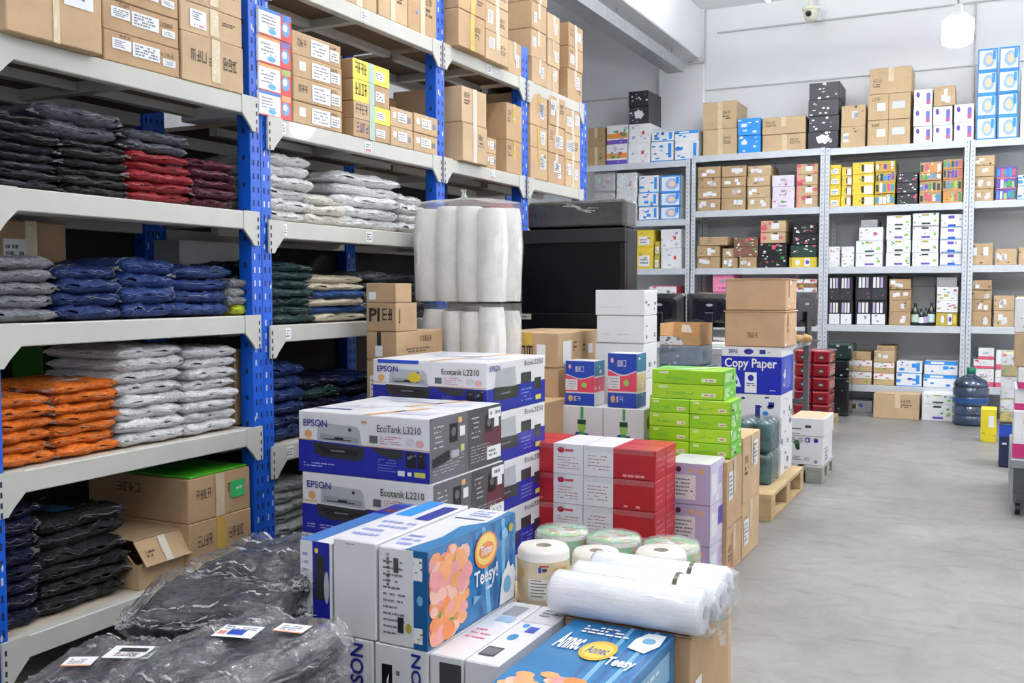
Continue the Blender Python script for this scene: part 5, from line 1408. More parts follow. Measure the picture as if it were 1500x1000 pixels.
def green_roll(px, py, label):
    p = onZ(px, py, .393); rr = .093
    y = 3.02
    o = root('wrapped_roll', (onY(px, py, y).x, y, .2005), label, 'wrapped roll', 'green printed rolls under clear film')
    c = Canvas(); c.lathe([(0, .175), (rr * .9, .175), (rr * .96, .165), (rr * .96, .01), (rr * .88, 0), (0, 0)], paint((224, 226, 222), .5), 36); c.build('paper', o)
    g = paint((120, 190, 130), .35, .12, 12); c = Canvas(); n = 30
    for i in range(n):
        t0, t1 = 2 * math.pi * i / n, 2 * math.pi * (i + 1) / n
        ra = (.45 + .16 * math.sin(i * .9)) * rr
        c.face([(ra * math.cos(t0), ra * math.sin(t0), .1762), (rr * .93 * math.cos(t0), rr * .93 * math.sin(t0), .1762), (rr * .93 * math.cos(t1), rr * .93 * math.sin(t1), .1762), (ra * math.cos(t1), ra * math.sin(t1), .1762)], g if i % 9 else ORG2)
        zz = .11 + .03 * math.sin(i * .8)
        c.face([(rr * .975 * math.cos(t0), rr * .975 * math.sin(t0), zz - .05), (rr * .975 * math.cos(t1), rr * .975 * math.sin(t1), zz - .05), (rr * .975 * math.cos(t1), rr * .975 * math.sin(t1), .16), (rr * .975 * math.cos(t0), rr * .975 * math.sin(t0), .16)], g if i % 7 else ORG2)
    c.ell = None
    for a, b2, m_ in ((.02, .02, paint((214, 130, 110), .4)), (-.03, -.02, paint((190, 120, 100), .4)), (.0, -.045, YLW)):
        c.face([(a + .02 * math.cos(t), b2 + .012 * math.sin(t), .177) for t in [k * .7 for k in range(9)]], m_)
    c.build('green_print', o)
    c = Canvas(); r_ = random.Random(px); n = 36; vs = []
    pr = [(.0, .186), (.55, .186), (.92, .184), (1.02, .172), (1.03, .09), (1.02, .006)]
    for (q, zz) in pr:
        for i in range(n):
            t = 2 * math.pi * i / n; k = rr * q * (1 + .018 * math.sin(5 * t + px) + r_.uniform(-.008, .008)); vs.append((k * math.cos(t), k * math.sin(t), zz + r_.uniform(-.0015, .0015)))
    c.mesh(vs, [(j * n + i, j * n + (i + 1) % n, (j + 1) * n + (i + 1) % n, (j + 1) * n + i) for j in range(len(pr) - 1) for i in range(n)], film(.34), True); c.build('clear_wrap', o)
green_roll(824, 777, 'green printed roll under film nearest the red cartons\' side, first of three')
green_roll(899, 786, 'green printed roll under film in the middle of the three')
green_roll(984, 796, 'green printed roll under film closest to the lilac boxes')
# torn white paper beside the rolls
c = Canvas(); r = random.Random(4); P0 = Vector((-1.53, 3.03, .2)); pts = []
n = 9; vs = [(P0.x + .02 * i + r.uniform(-.006, .006), P0.y + .012 * j + r.uniform(-.004, .004), .215 + r.uniform(0, .05)) for j in range(4) for i in range(5)]
c.mesh(vs, [(j * 5 + i, j * 5 + i + 1, (j + 1) * 5 + i + 1, (j + 1) * 5 + i) for j in range(3) for i in range(4)], film(.6))

# ---- red and white cartons -------------------------------------------------------
X0, X1, Y0, Y1, ZT, _ = fit(755, 961, 991, 660, 699, -1.15)
REDC = paint((176, 28, 40), .35, .08, 5); hh = ZT / 5; w = (X1 - X0) / 2; dd = .255
print('red', X0, X1, Y0, Y1, ZT)
TI = ['bottom', 'second', 'third', 'fourth', 'top']
def d_red(b, r, side):
    f = b.F
    if side == 0: f.rect(.57, 0, 1, 1, EWH); f.lines(.63, .15, .95, .62, 5, paint((190, 130, 140), .4), 1, .3, rnd=r); f.ell(.68, .8, .05, .1, REDC, 2); f.rect(.74, .76, .86, .84, paint((200, 60, 80), .4), 2); f.lines(.08, .06, .5, .2, 1, paint((226, 130, 140), .4), 1, rnd=r); b.T.rect(.57, 0, 1, 1, EWH)
    else:
        f.rect(0, 0, .42, 1, EWH); f.lines(.06, .2, .36, .75, 5, paint((180, 130, 140), .4), 1, .3, rnd=r); f.lines(.48, .05, .95, .2, 1, paint((230, 150, 156), .4), 1, .5, rnd=r); b.T.rect(0, 0, .42, 1, EWH)
    b.R.lines(.1, .2, .9, .8, 3, paint((214, 110, 120), .4), 1, .3, rnd=r)
    t = b.part('tape', b.F); t.rect(.02 if side else .2, .82, .98 if side else .75, 1.0, film(.12), 2)
for i in range(5):
    for s in (0, 1):
        for bk in (0, 1):
            r = random.Random(600 + i * 4 + s * 2 + bk)
            b = Box(w - .002, dd / 2 - .002, hh - .0015, REDC, .003); d_red(b, r, s)
            b.make('red_carton', (X0 + w * (s + .5), Y0 + dd / 2 * (bk + .5), hh * i), r.uniform(-.004, .004), f'red and white carton, {"aisle" if s else "rack"} side column, {TI[i]} tier, {"behind another" if bk else "facing forward"}', 'carton', 'red and white cartons stacked five high')
# ---- lilac boxes ---------------------------------------------------------------
X0, X1, Y0, Y1, ZT, _ = fit(974, 1040, 1062, 681, 735, -1.02)
LILA = paint((182, 170, 206), .45, .06, 6); hh = ZT / 3
for i in range(3):
    r = random.Random(640 + i)
    b = Box(X1 - X0, Y1 - Y0 - .012, hh - .002, LILA, .003); b.T.rect(0, 0, 1, 1, EWH)
    b.F.rect(.18, .12, .68, .72, EWH, 1); b.F.lines(.24, .2, .64, .66, 5, GREYINK, 2, .4, rnd=r); b.F.ell(.3, .85, .06, .07, MAR, 2); b.F.ell(.6, .84, .05, .06, ORG2, 2); b.F.ell(.8, .82, .05, .07, ORG2, 2)
    b.R.rect(0, 0, 1, 1, paint((210, 202, 226), .45), 1); b.R.rect(.1, .2, .45, .75, EWH, 2); b.R.rect(.55, .4, .9, .85, PURP if i == 1 else LIL, 2); b.R.marks(3, w_ink(), .08, 3, rnd=r)
    b.make('lilac_box', ((X0 + X1) / 2, (Y0 + Y1) / 2, hh * i), 0, f'lilac carton with white panel beside the aisle, {["bottom", "middle", "top"][i]} of three', 'box', 'lilac cartons')
# ---- cartons at the aisle --------------------------------------------------------
ybk = 4.24
for i, (z0, z1, lb) in enumerate(((0, .2, 'brown carton on the floor under the green boxes'), (.2, .484, 'tall brown carton directly supporting the green boxes'))):
    b = Box(.36, ybk - 3.985, z1 - z0 - .002, CB[1], .003); d_carton(b, random.Random(650 + i), face='R', labels=1 if i else 0); b.R.rect(.3, .05, .42, .85, paint((178, 120, 96), .6), 2) if i == 0 else None
    b.make('carton', (-1.0 - .18, (3.985 + ybk) / 2, z0), 0, lb, 'carton')
for i, (z0, z1, lb) in enumerate(((0, .25, 'brown carton on the floor just before the wooden pallet'), (.25, .545, 'brown carton stacked on another just before the wooden pallet'))):
    b = Box(.34, .33, z1 - z0 - .002, CB[0], .003); d_carton(b, random.Random(660 + i), face='R', labels=1)
    b.make('carton', (-1.0 - .17, 4.26 + .165, z0), 0, lb, 'carton')
# ---- green boxes ------------------------------------------------------------------
GR1 = paint((150, 206, 28), .35, .07, 5); GR2 = paint((170, 214, 40), .35); GR3 = paint((110, 190, 60), .35); GRT = paint((90, 180, 70), .35)
X0, X1, Y0, Y1, ZT, _ = fit(951, 1071, 1094, 588, 611, -1.005)
hh = (ZT - .485) / 4; w = (X1 - X0) / 2; Y1 = min(Y1, 4.235)
print('green', X0, X1, Y0, Y1, ZT)
def d_green(b, r):
    b.F.rect(.1, .7, .24, .88, paint((214, 230, 170), .4), 1); b.F.rect(.7, .2, .9, .45, paint((226, 234, 200), .4), 1); b.F.lines(.74, .24, .88, .4, 1, ROSE, 2, rnd=r); b.F.lines(.2, .3, .6, .5, 2, GR3, 1, .6, rnd=r)
    b.R.rect(0, 0, 1, 1, GR3, 1); b.R.rect(.1, .2, .5, .8, paint((170, 214, 140), .4), 2); b.R.marks(3, paint((206, 224, 190), .4), .1, 2, rnd=r)
    b.T.rect(.05, .1, .5, .9, GRT, 1); b.T.poly([(.3, 0), (.5, 0), (.9, 1), (.7, 1)], paint((180, 224, 150), .4), 2)
for i in range(4):
    for s in (0, 1):
        b = Box(w - .002, Y1 - Y0, hh - .0015, GR1 if (i + s) % 2 else GR2, .003); d_green(b, random.Random(670 + i * 2 + s))
        b.make('green_box', (X0 + w * (s + .5), (Y0 + Y1) / 2, .4845 + hh * i), 0, f'lime green box, {"aisle" if s else "inner"} side column, {ORD[i]} row up from the brown carton', 'box', 'lime green boxes')
z = .4845 + hh * 4 + .0005; xa, xb = onY(955, 560, Y0 + .01).x, onY(1060, 560, Y0 + .01).x
for i in range(2):
    b = Box(xb - xa, .21, .062, GR1 if i else GR2, .003); d_green(b, random.Random(680 + i))
    b.make('green_box', ((xa + xb) / 2, Y0 + .115, z), 0, ['wide lime green box laid across the two green columns', 'wide lime green box crowning the green pile'][i], 'box', 'lime green boxes'); z += .063
# ---- white boxes with a painted figure, blue tissue packs above ---------------------
GRF, BLF = paint((70, 170, 90), .4), paint((40, 70, 140), .4)
hb = .228; zf = onX(944, 599, -1.4).z; hb = zf / 3; y0 = onX(944, 599, -1.4).y
xs = [onY(821, 600, y0).x, onY(883, 600, y0).x, -1.4]
for s in (0, 1):
    for i in range(3):
        b = Box(xs[s + 1] - xs[s] - .003, .135, hb - .002, EWH, .003)
        if i == 2:   # a plain green and blue ornament
            f = b.F; f.poly([(.3, .34), (.72, .34), (.66, .44), (.38, .46)], BLF, 1); f.ell(.51, .58, .1, .13, paint((150, 200, 90), .4), 2, 16); f.rect(.41, .62, .61, .72, paint((30, 70, 60), .4), 3); f.rect(.48, .74, .55, .98, GRF, 2); f.rect(.45, .40, .57, .47, GRF, 3)
            b.R.ell(.5, .7, .25, .14, TAN, 1); b.R.ell(.5, .25, .2, .14, GRF, 1)
        b.make('white_box', ((xs[s] + xs[s + 1]) / 2, y0 + .0675, hb * i), 0, f'white box with a green ornament, {["bottom", "middle", "top"][i]} in the pile {["nearer the big carton", "nearer the green boxes"][s]}', 'box', 'white boxes under the tissue packs')
    xa, xb = (onY(828, 560, y0).x, onY(870, 560, y0).x) if s == 0 else (onY(890, 560, y0).x, onY(932, 560, y0).x)
    hp = onX(930, 519, xb).z - zf
    b = Box(xb - xa, .125, hp, EWH, .003); PB = paint((24, 66, 176), .3); PR = paint((222, 70, 96), .3)
    f = b.F
    f.rect(0, 0, 1, .27, PB, 1)
    n = 10
    def wave(u): return .66 + .05 * math.cos(u * 5 + .5)
    for k in range(n):
        u0, u1 = k / n, (k + 1) / n
        f.poly([(u0, wave(u0)), (u1, wave(u1)), (u1, 1), (u0, 1)], PB, 1); f.poly([(u0, .30), (u1, .30), (u1, wave(u1) - .025), (u0, wave(u0) - .025)], PR, 1)
    f.ell(.2, .45, .24, .13, EWH, 2, 20) if False else f.rect(.0, .34, .42, .58, EWH, 2); f.lines(.05, .36, .38, .56, 4, GREYINK, 3, .3, rnd=random.Random(7)); f.glyphs(.34, .76, .66, .88, 3, w_ink(), 3, random.Random(5)); f.ell(.15, .87, .05, .05, paint((230, 180, 170), .4), 3); f.ell(.65, .46, .1, .06, LGRN, 3); f.ell(.18, .15, .08, .07, ORG2, 3); f.glyphs(.3, .1, .55, .2, 2, w_ink(), 3, random.Random(6))
    g = b.R; g.rect(0, .66, 1, 1, paint((30, 110, 150), .3), 1); g.rect(0, .3, 1, .62, PR if s == 0 else paint((226, 190, 160), .4), 1); g.rect(0, 0, 1, .26, EWH if s == 0 else paint((40, 90, 150), .4), 1); g.marks(5, w_ink(), .12, 2, rnd=random.Random(9 + s)); g.marks(3, LGRN, .1, 3, rnd=random.Random(10 + s))
    b.make('tissue_pack', ((xa + xb) / 2, y0 + .067, zf + .0005), 0, ['blue and red banded tissue pack next to the big brown carton', 'blue and red banded tissue pack next to the lime green boxes'][s], 'tissue pack', 'blue and red tissue packs')
# ---- big brown cartons behind the rear printers --------------------------------------
X0, X1, Y0, Y1, ZT, _ = fit(727, 818, 876, 487, 546, -1.83)
hs = [.24, .23, ZT - .47 - .33, .165, .165]; hs = [ZT - .33 - .25, .25, .165, .165]
z = 0
for i, h in enumerate(hs):
    r = random.Random(700 + i); b = Box(X1 - X0, Y1 - Y0, h - .002, CB[0], .004)
    if i == 3:
        b.F.glyphs(.38, .2, .62, .62, 2, k_ink(), 1, r); l = b.part('shipping_label', b.F); l.rect(.2, .1, .36, .7, w_ink()); l = b.part('shipping_label', b.F); l.rect(.66, .05, .8, .66, w_ink())
        l = b.part('shipping_label', b.R); l.rect(.1, .1, .3, .75, w_ink()); b.R.glyphs(.36, .4, .46, .7, 1, k_ink(), 1, r); b.R.glyphs(.6, .4, .66, .75, 1, k_ink(), 1, r); l = b.part('shipping_label', b.R); l.rect(.72, .3, .84, .6, w_ink())
        t = b.part('tape', b.F); t.rect(.42, .62, .6, 1, TAPEY)
    else: d_carton(b, r)
    b.make('carton', ((X0 + X1) / 2, (Y0 + Y1) / 2, z), 0, f'big brown carton behind the rear printer pile, {["lowest", "second", "third", "highest"][i]} of four', 'carton', 'big brown cartons before the black display'); z += h
BIGC = (X0, X1, Y0, Y1)
# ---- plain white cartons ---------------------------------------------------------------
X1w = -1.5; y0 = onX(944, 425, X1w).y; y1 = onX(963, 425, X1w).y
za = [onX(944, y, X1w).z for y in (424, 462, 503)]
rows = [(873, za[0], za[1], 944, 0), (871, za[1], za[2], 944, .004), (876, za[2], za[2] - .2, 944, .0)]
zz = [0, .2, .4, .6, .78, za[2], za[1], za[0]]
zz[4] = (zz[3] + za[2]) / 2
for i in range(7):
    r = random.Random(720 + i); xl = onY(872 + (i % 2) * 2, 480, y0).x
    b = Box(X1w - xl, y1 - y0, zz[i + 1] - zz[i] - .002, EWH, .003); b.R.marks(4, GREYINK, .09, 1, (.1, .2, .9, .8), r); b.F.rect(0, .985, 1, .995, GREYC); b.F.lines(.1, .3, .8, .36, 1, GREYC, 1, .2, rnd=r)
    b.make('white_carton', ((xl + X1w) / 2, (y0 + y1) / 2, zz[i]), r.uniform(-.01, .01), f'plain white carton in the tower before the black display, {["bottom", "second up", "third up", "fourth up", "fifth up", "sixth up", "topmost"][i]}', 'carton', 'plain white cartons')
# ---- black boxed display and wrapped black box -------------------------------------------
YD = 4.78; BK = paint((16, 17, 19), .28, .3, 3); BKG = paint((13, 15, 18), .3, .2, 2)
for _m, _s in ((BK, .25), (BKG, .18)): _m.node_tree.nodes['Principled BSDF'].inputs['Specular IOR Level'].default_value = _s
xl, xr = onY(728, 400, YD).x, onY(915, 400, YD).x; zt = onY(915, 333, YD).z; zb_ = onY(820, 486, YD).z
o = root('television', ((xl + xr) / 2, YD, zb_), 'large black television standing behind the big brown cartons', 'television')
W = xr - xl; H = zt - zb_
c = Canvas(); c.box(-W / 2, W / 2, .03, .2, 0, H, BK, .008); c.build('cabinet', o)
c = Canvas(); c.box(-W / 2, W / 2, 0, .0295, H - .075, H, paint((30, 30, 33), .35), .005); c.box(-W / 2, -W / 2 + .025, 0, .0295, .1, H - .075, BK, .004); c.box(W / 2 - .03, W / 2, 0, .0295, .1, H - .075, BK, .004); c.box(-W / 2, W / 2, 0, .0295, 0, .1, BK, .004); c.build('bezel', o)
c = Canvas(); c.box(-W / 2 + .026, W / 2 - .031, .015, .029, .1005, H - .0755, BKG); c.build('screen', o)
c = Canvas(); f = Face(c, (-W / 2 + .10, -.0003, .065), (1, 0, 0), (0, 0, 1), (0, -1, 0), .11, .03); f.rect(0, 0, 1, 1, paint((206, 206, 196), .5)); f.lines(.08, .2, .95, .8, 1, GREYINK, 1, rnd=random.Random(2)); f.rect(-.35, .45, -.1, .52, w_ink(), 1); c.build('rating_label', o)
# stand of cartons carrying it
for i, (z0, z1) in enumerate(((0, zb_ / 2), (zb_ / 2, zb_))):
    b = Box(W, .2, z1 - z0 - .002, CB[1], .004)
    b.make('carton', ((xl + xr) / 2, YD + .1, z0), 0, ['wide brown carton on the floor under the black television', 'wide brown carton directly beneath the black television'][i], 'carton')
xa, xb = onY(772, 300, YD).x, onY(914, 300, YD).x; z1 = onY(914, 289, YD).z
b = Box(xb - xa, .19, z1 - zt - .008, paint((9, 9, 11), .2, .3, 4, 0, .1), .012)
fl = Canvas(); m_ = film(.05); fl.box(-(xb - xa) / 2 - .006, (xb - xa) / 2 + .012, -.102, .1, .001, z1 - zt - .003, m_, .02); b.kids.append(('plastic_film', fl, None))
for q in range(8):
    t_ = Canvas() if q == 0 else t_
    u = -.9 + q * .26
    x = (xb - xa) / 2
    t_.face([(x * (.05 + .28 * (u + .9)) - x * .3, -.1035, (z1 - zt) * (.72 - .12 * math.sin(u * 3))), (x * (.09 + .28 * (u + .9)) - x * .3, -.1035, (z1 - zt) * (.75 - .12 * math.sin(u * 3))), (x * (.3 + .28 * (u + .9)) - x * .3, -.1035, (z1 - zt) * (.66 - .12 * math.sin(u * 3 + .6))), (x * (.28 + .28 * (u + .9)) - x * .3, -.1035, (z1 - zt) * (.63 - .12 * math.sin(u * 3 + .6)))], film(.5))
b.kids.append(('film_crease', t_, None))
b.make('wrapped_box', ((xa + xb) / 2, YD + .1, zt + .001), 0, 'glossy black box in film lying on the television', 'box')
# ---- brown cartons with black print, beside the foam -----------------------------------------
X0, X1, Y0, Y1, ZT, _ = fit(536, 580, 603, 414, 443, -2.25)
zs = [0, .3, .6, onX(580, 527, X1).z, onX(580, 486, X1).z, onX(580, 443, X1).z, ZT]
zs[1] = zs[3] / 3; zs[2] = zs[3] * 2 / 3
for i in range(6):
    yb_ = {5: onX(603, 414, X1).y, 4: onX(611, 450, X1).y}.get(i, onX(648, 500, X1).y)
    r = random.Random(740 + i); b = Box(X1 - X0, yb_ - Y0, zs[i + 1] - zs[i] - .002, CB[1], .003)
    if i == 4: b.F.text('PI', .1, .35, .46, .82, k_ink(), 1, .03); b.F.glyphs(.55, .4, .9, .8, 2, k_ink(), 1, r); b.R.glyphs(.1, .3, .2, .8, 1, k_ink(), 1, r)
    elif i == 3: b.F.rect(.36, .45, .5, 1, CHARC, 1); l = b.part('shipping_label', b.F); l.rect(.3, .1, .55, .5, w_ink()); b.R.glyphs(.5, .6, .75, .8, 5, INK, 1, r); b.R.lines(.2, .2, .7, .4, 2, INK, 1, rnd=r)
    elif i == 5: l = b.part('shipping_label', b.F); l.rect(.1, .15, .35, .55, w_ink())
    else: d_carton(b, r)
    b.make('carton', ((X0 + X1) / 2, (Y0 + yb_) / 2, zs[i]), 0, f'brown carton in the narrow tower beside the foam bundles, {["bottom", "second up", "third up", "fourth up, long one", "fifth up with black letters", "topmost"][i]}', 'carton', 'narrow brown carton tower')
# ---- white foam bundles in clear bags -----------------------------------------------------------
def foam_mat():
    m, nt, b_ = pbsdf('white_foam_sheet'); vec = coords(nt); n_ = noise(nt, 4, 4, .6, vec)
    rr = ramp(nt, n_.outputs['Fac'], [(.3, lin((240, 239, 235))), (.7, lin((250, 249, 247)))]); nt.links.new(rr.outputs[0], b_.inputs['Base Color']); b_.inputs['Roughness'].default_value = .5
    return m
FOAM = foam_mat()
YR = 3.83
def bundle(px0, px1, y0, y1, label, n, seed, tie=False, z0=None, d=.3, xoff=0):
    xa, xb = onY(px0, (y0 + y1) / 2, YR).x + xoff, onY(px1, (y0 + y1) / 2, YR).x; zb2 = onY((px0 + px1) / 2, y1, YR).z if z0 is None else z0; zt2 = onY((px0 + px1) / 2, y0, YR).z
    W, H = xb - xa, zt2 - zb2; rnd = random.Random(seed)
    o = root('foam_bundle', ((xa + xb) / 2, YR + d / 2, zb2), label, 'foam bundle', 'white foam bundles in clear bags')
    q = W / n
    for i in range(n):
        for j in (0, 1):
            c = Canvas(); rr = q * .56 if j == 0 else q * .5
            yy = -d / 2 + q * .62 if j == 0 else d / 2 - q * .62
            x = -W / 2 + q * (i + .5); hh = H * rnd.uniform(.93, .985); m_ = 14; vs = []
            lv = (.004, .03, .3, .6, .9, 1.0)
            for k, l in enumerate(lv):
                e = .9 if k in (0, len(lv) - 1) else 1
                for a in range(m_):
                    t = 2 * math.pi * a / m_; R_ = rr * e * (1 + .05 * math.sin(2 * t + i * 2 + k * .3))
                    vs.append((x + R_ * math.cos(t) + .004 * math.sin(k * 1.7 + i), yy + R_ * math.sin(t) * 1.15, l * hh))
            fs = [(k * m_ + a, k * m_ + (a + 1) % m_, (k + 1) * m_ + (a + 1) % m_, (k + 1) * m_ + a) for k in range(len(lv) - 1) for a in range(m_)]
            c.mesh(vs, fs, FOAM, True); c.mesh(vs[-m_:], [tuple(range(m_))], FOAM); c.build('foam_roll', o)
    c = Canvas(); N, K = 56, 16; vs = []
    for k in range(K + 1):
        v = k / K
        for a in range(N):
            t = 2 * math.pi * a / N; cs, sn = math.cos(t), math.sin(t)
            ex = (abs(cs) ** .35) * (1 if cs > 0 else -1); ey = (abs(sn) ** .35) * (1 if sn > 0 else -1)
            sc = 1.03 + .018 * math.sin(9 * t + seed) * math.sin(7 * v + 1) + rnd.uniform(-.006, .006)
            if v > .93: sc *= .985
            vs.append((ex * W / 2 * sc, ey * d / 2 * (sc + .02), H * (v * 1.012 - .002) + (.006 * math.sin(5 * t) if v < .05 else 0) + .003))
    c.mesh(vs, [(k * N + a, k * N + (a + 1) % N, (k + 1) * N + (a + 1) % N, (k + 1) * N + a) for k in range(K) for a in range(N)], film(.13, (250, 251, 252), 9), True)
    if tie:
        top = vs[-N:]; rings = [top]
        for s_, zz in ((.7, 1.03), (.3, 1.05), (.06, 1.075), (.035, 1.12), (.06, 1.16)):
            rings.append([(p[0] * s_ - W * .06 * (1 - s_), p[1] * s_, H * zz + .008 * math.sin(a * 1.3) * s_) for a, p in enumerate(top)])
        vv = [p for rg in rings for p in rg]
        c.mesh(vv, [(k * N + a, k * N + (a + 1) % N, (k + 1) * N + (a + 1) % N, (k + 1) * N + a) for k in range(len(rings) - 1) for a in range(N)], film(.3, (250, 251, 252), 9), True)
    c.build('clear_bag', o)
    return zb2
zb2 = bundle(602, 727, 296, 442, 'bagged bundle of white foam rolls tied on top, upper one', 4, 7, True)
zlow = REAR[4] - .25
bundle(614, 726, 447, 560, 'bagged bundle of white foam rolls below the tied one', 4, 9, False, z0=.7)
for i, (z0, z1) in enumerate(((0, .35), (.35, .699))):
    b = Box(.46, .3, z1 - z0 - .002, CB[1], .003); b.make('carton', (-2.02, YR + .155, z0), 0, ['brown carton on the floor beneath the foam bundles', 'brown carton carrying the lower foam bundle'][i], 'carton')
# ------------------------------------------------------------------ aisle's other side
STEEL = paint((150, 156, 162), .4, .1, 9, .5)
def rbox(px0, px1, Y, y0, y1, d, label, des, mat, seed, name='printed_box', cat='box', z0=None):
    xa, xb = onY(px0, y0, Y).x, onY(px1, y0, Y).x
    za = onY(px0, y0, Y).z if z0 is None else z0; zb2 = onY(px0, y1, Y).z
    b = Box(xb - xa, d, zb2 - za - .002, mat, .004); rnd = random.Random(seed)
    if des: des(b, rnd, 0)
    b.make(name, ((xa + xb) / 2, Y + d / 2, za), 0, label, cat); return zb2
# steel platform trolley
Y = 5.75
xl = onY(1481, 640, Y).x; zt = onY(1481, 672, Y).z
tr = root('platform_trolley', (xl + .3, Y + .5, 0), 'low steel platform trolley at the aisle edge carrying tissue boxes', 'trolley')
c = Canvas(); c.box(-.3, .3, -.5, .5, zt - .05, zt - .001, STEEL, .004); c.build('platform', tr)
c = Canvas(); c.box(-.3, -.285, -.5, .5, .06, zt - .05, STEEL); c.build('side_panel', tr)
c = Canvas(); c.box(-.285, .3, -.5, -.485, .12, zt - .05, paint((70, 74, 80), .5)); c.build('end_panel', tr)
for sx in (-.26, .26):
    for sy in (-.44, .44):
        c = Canvas(); c.tube((sx - .012, sy, .03), (sx + .012, sy, .03), .03, BLK, 16); c.build('wheel', tr)
def s_pinkbox(b, r, i):
    for f in (b.F, b.L):
        f.rect(0, .0, 1, .3, paint((196, 50, 120), .4)); f.ell(.5, .35, .3, .14, w_ink(), 2); f.marks(5, paint((140, 90, 170), .4), .07, 1, (.1, .45, .9, .95), r); f.lines(.2, .7, .8, .85, 1, PURP, 2, rnd=r)
z = rbox(1483, 1560, Y + .05, 672, 600, .4, 'lowest pink and white tissue box, on the steel trolley', s_pinkbox, WH, 400, z0=zt)
z = rbox(1486, 1560, Y + .07, 600, 568, .4, 'middle pink and white tissue box of the trolley pile', s_pinkbox, WH, 401, z0=z)
z = rbox(1491, 1560, Y + .05, 568, 537, .4, 'upper pink and white tissue box, just under a brown carton', s_pinkbox, WH, 402, z0=z)
z = rbox(1486, 1560, Y + .05, 537, 487, .4, 'brown carton high on the trolley pile at the aisle edge', s_none, TAN2, 403, 'carton', 'carton', z0=z)
z = rbox(1487, 1560, Y + .06, 487, 436, .4, 'white printed box crowning the trolley pile', s_whitepink, WH, 404, z0=z)
# bin, film covered bundles, yellow carton
Y = 7.3
b = Box(.16, .3, .3, paint((26, 42, 76), .4), .01); b.F.rect(.0, .7, 1, .95, DBL); b.F.marks(3, w_ink(), .1, 1, (.1, .2, .9, .6), random.Random(1))
xa = onY(1461, 682, Y).x
b.make('storage_bin', (xa + .085, Y + .15, 0.0), 0, 'dark navy bin on the floor beside the trolley', 'bin')
z = .302
for i, (h, mt, lb) in enumerate(((.16, YLW, 'yellow pack under film resting on the navy bin'), (.15, WH, 'white pack under film in the middle above the navy bin'), (.16, OLIVE, 'olive pack under film highest above the navy bin'))):
    b = Box(.17, .3, h - .002, mt, .01); s_fruit(b, random.Random(i + 9), i)
    fl = Canvas(); fl.box(-.09, .09, -.155, .155, -.001, h + .001, film(.3), .01); b.kids.append(('plastic_film', fl, None))
    b.make('wrapped_pack', (xa + .095, Y + .16, z), 0, lb, 'pack', 'film covered packs over the navy bin'); z += h
Y = 8.45
xa, xb = onY(1436, 640, Y).x, onY(1459, 640, Y).x; zt = onY(1447, 599, Y).z
b = Box(xb - xa, .2, zt, paint((224, 206, 40), .45), .004, {'L': TAN2}); b.F.rect(.5, .45, .85, .8, w_ink()); b.F.marks(4, OLIVE, .1, 1, (.05, .05, .9, .4), random.Random(3))
b.make('yellow_box', ((xa + xb) / 2, Y + .1, 0), 0, 'small bright yellow box on the floor between jug and trolley', 'box')
# ------------------------------------------------------------------ pallets, copy paper, water packs
WOOD = paint((180, 156, 116), .7, .16, 7); WOODG = paint((150, 150, 144), .75, .14, 8)
def pallet(x0, x1, y0, y1, h, mat, label, nb=5):
    o = root('pallet', ((x0 + x1) / 2, (y0 + y1) / 2, 0), label, 'pallet')
    W, D = x1 - x0, y1 - y0; t = h * .15
    for i in range(nb):
        bw = W / nb * .82; x = -W / 2 + (W - bw) * i / (nb - 1)
        c = Canvas(); c.box(x, x + bw, -D / 2, D / 2, h - t, h, mat, .002); c.build('top_board', o)
    for y in (-D / 2, -.05, D / 2 - .1):
        c = Canvas(); c.box(-W / 2, W / 2, y, y + .1, h - 2 * t, h - t, mat, .002); c.build('cross_board', o)
        for x in (-W / 2, -.05, W / 2 - .1):
            c = Canvas(); c.box(x, x + .1, y, y + .1, t, h - 2 * t, mat, .003); c.build('block', o)
    for x in (-W / 2, -.05, W / 2 - .1):
        c = Canvas(); c.box(x, x + .1, -D / 2, D / 2, 0, t, mat, .002); c.build('bottom_board', o)
PH = .14
pallet(-1.50, -1.035, 5.04, 5.95, PH, WOOD, 'pale wooden pallet beside the aisle under the copy paper boxes', 3)
X0, X1, Y0, Y1, ZT, ZBm = fit(1057, 1145, 1162, 509, 578, -1.1)
Y1 = min(Y1, 5.93)
CPB = paint((4, 32, 172), .35, .05, 4)
zs = [PH + (ZBm - PH) * k / 3 for k in range(4)] + [ZT]
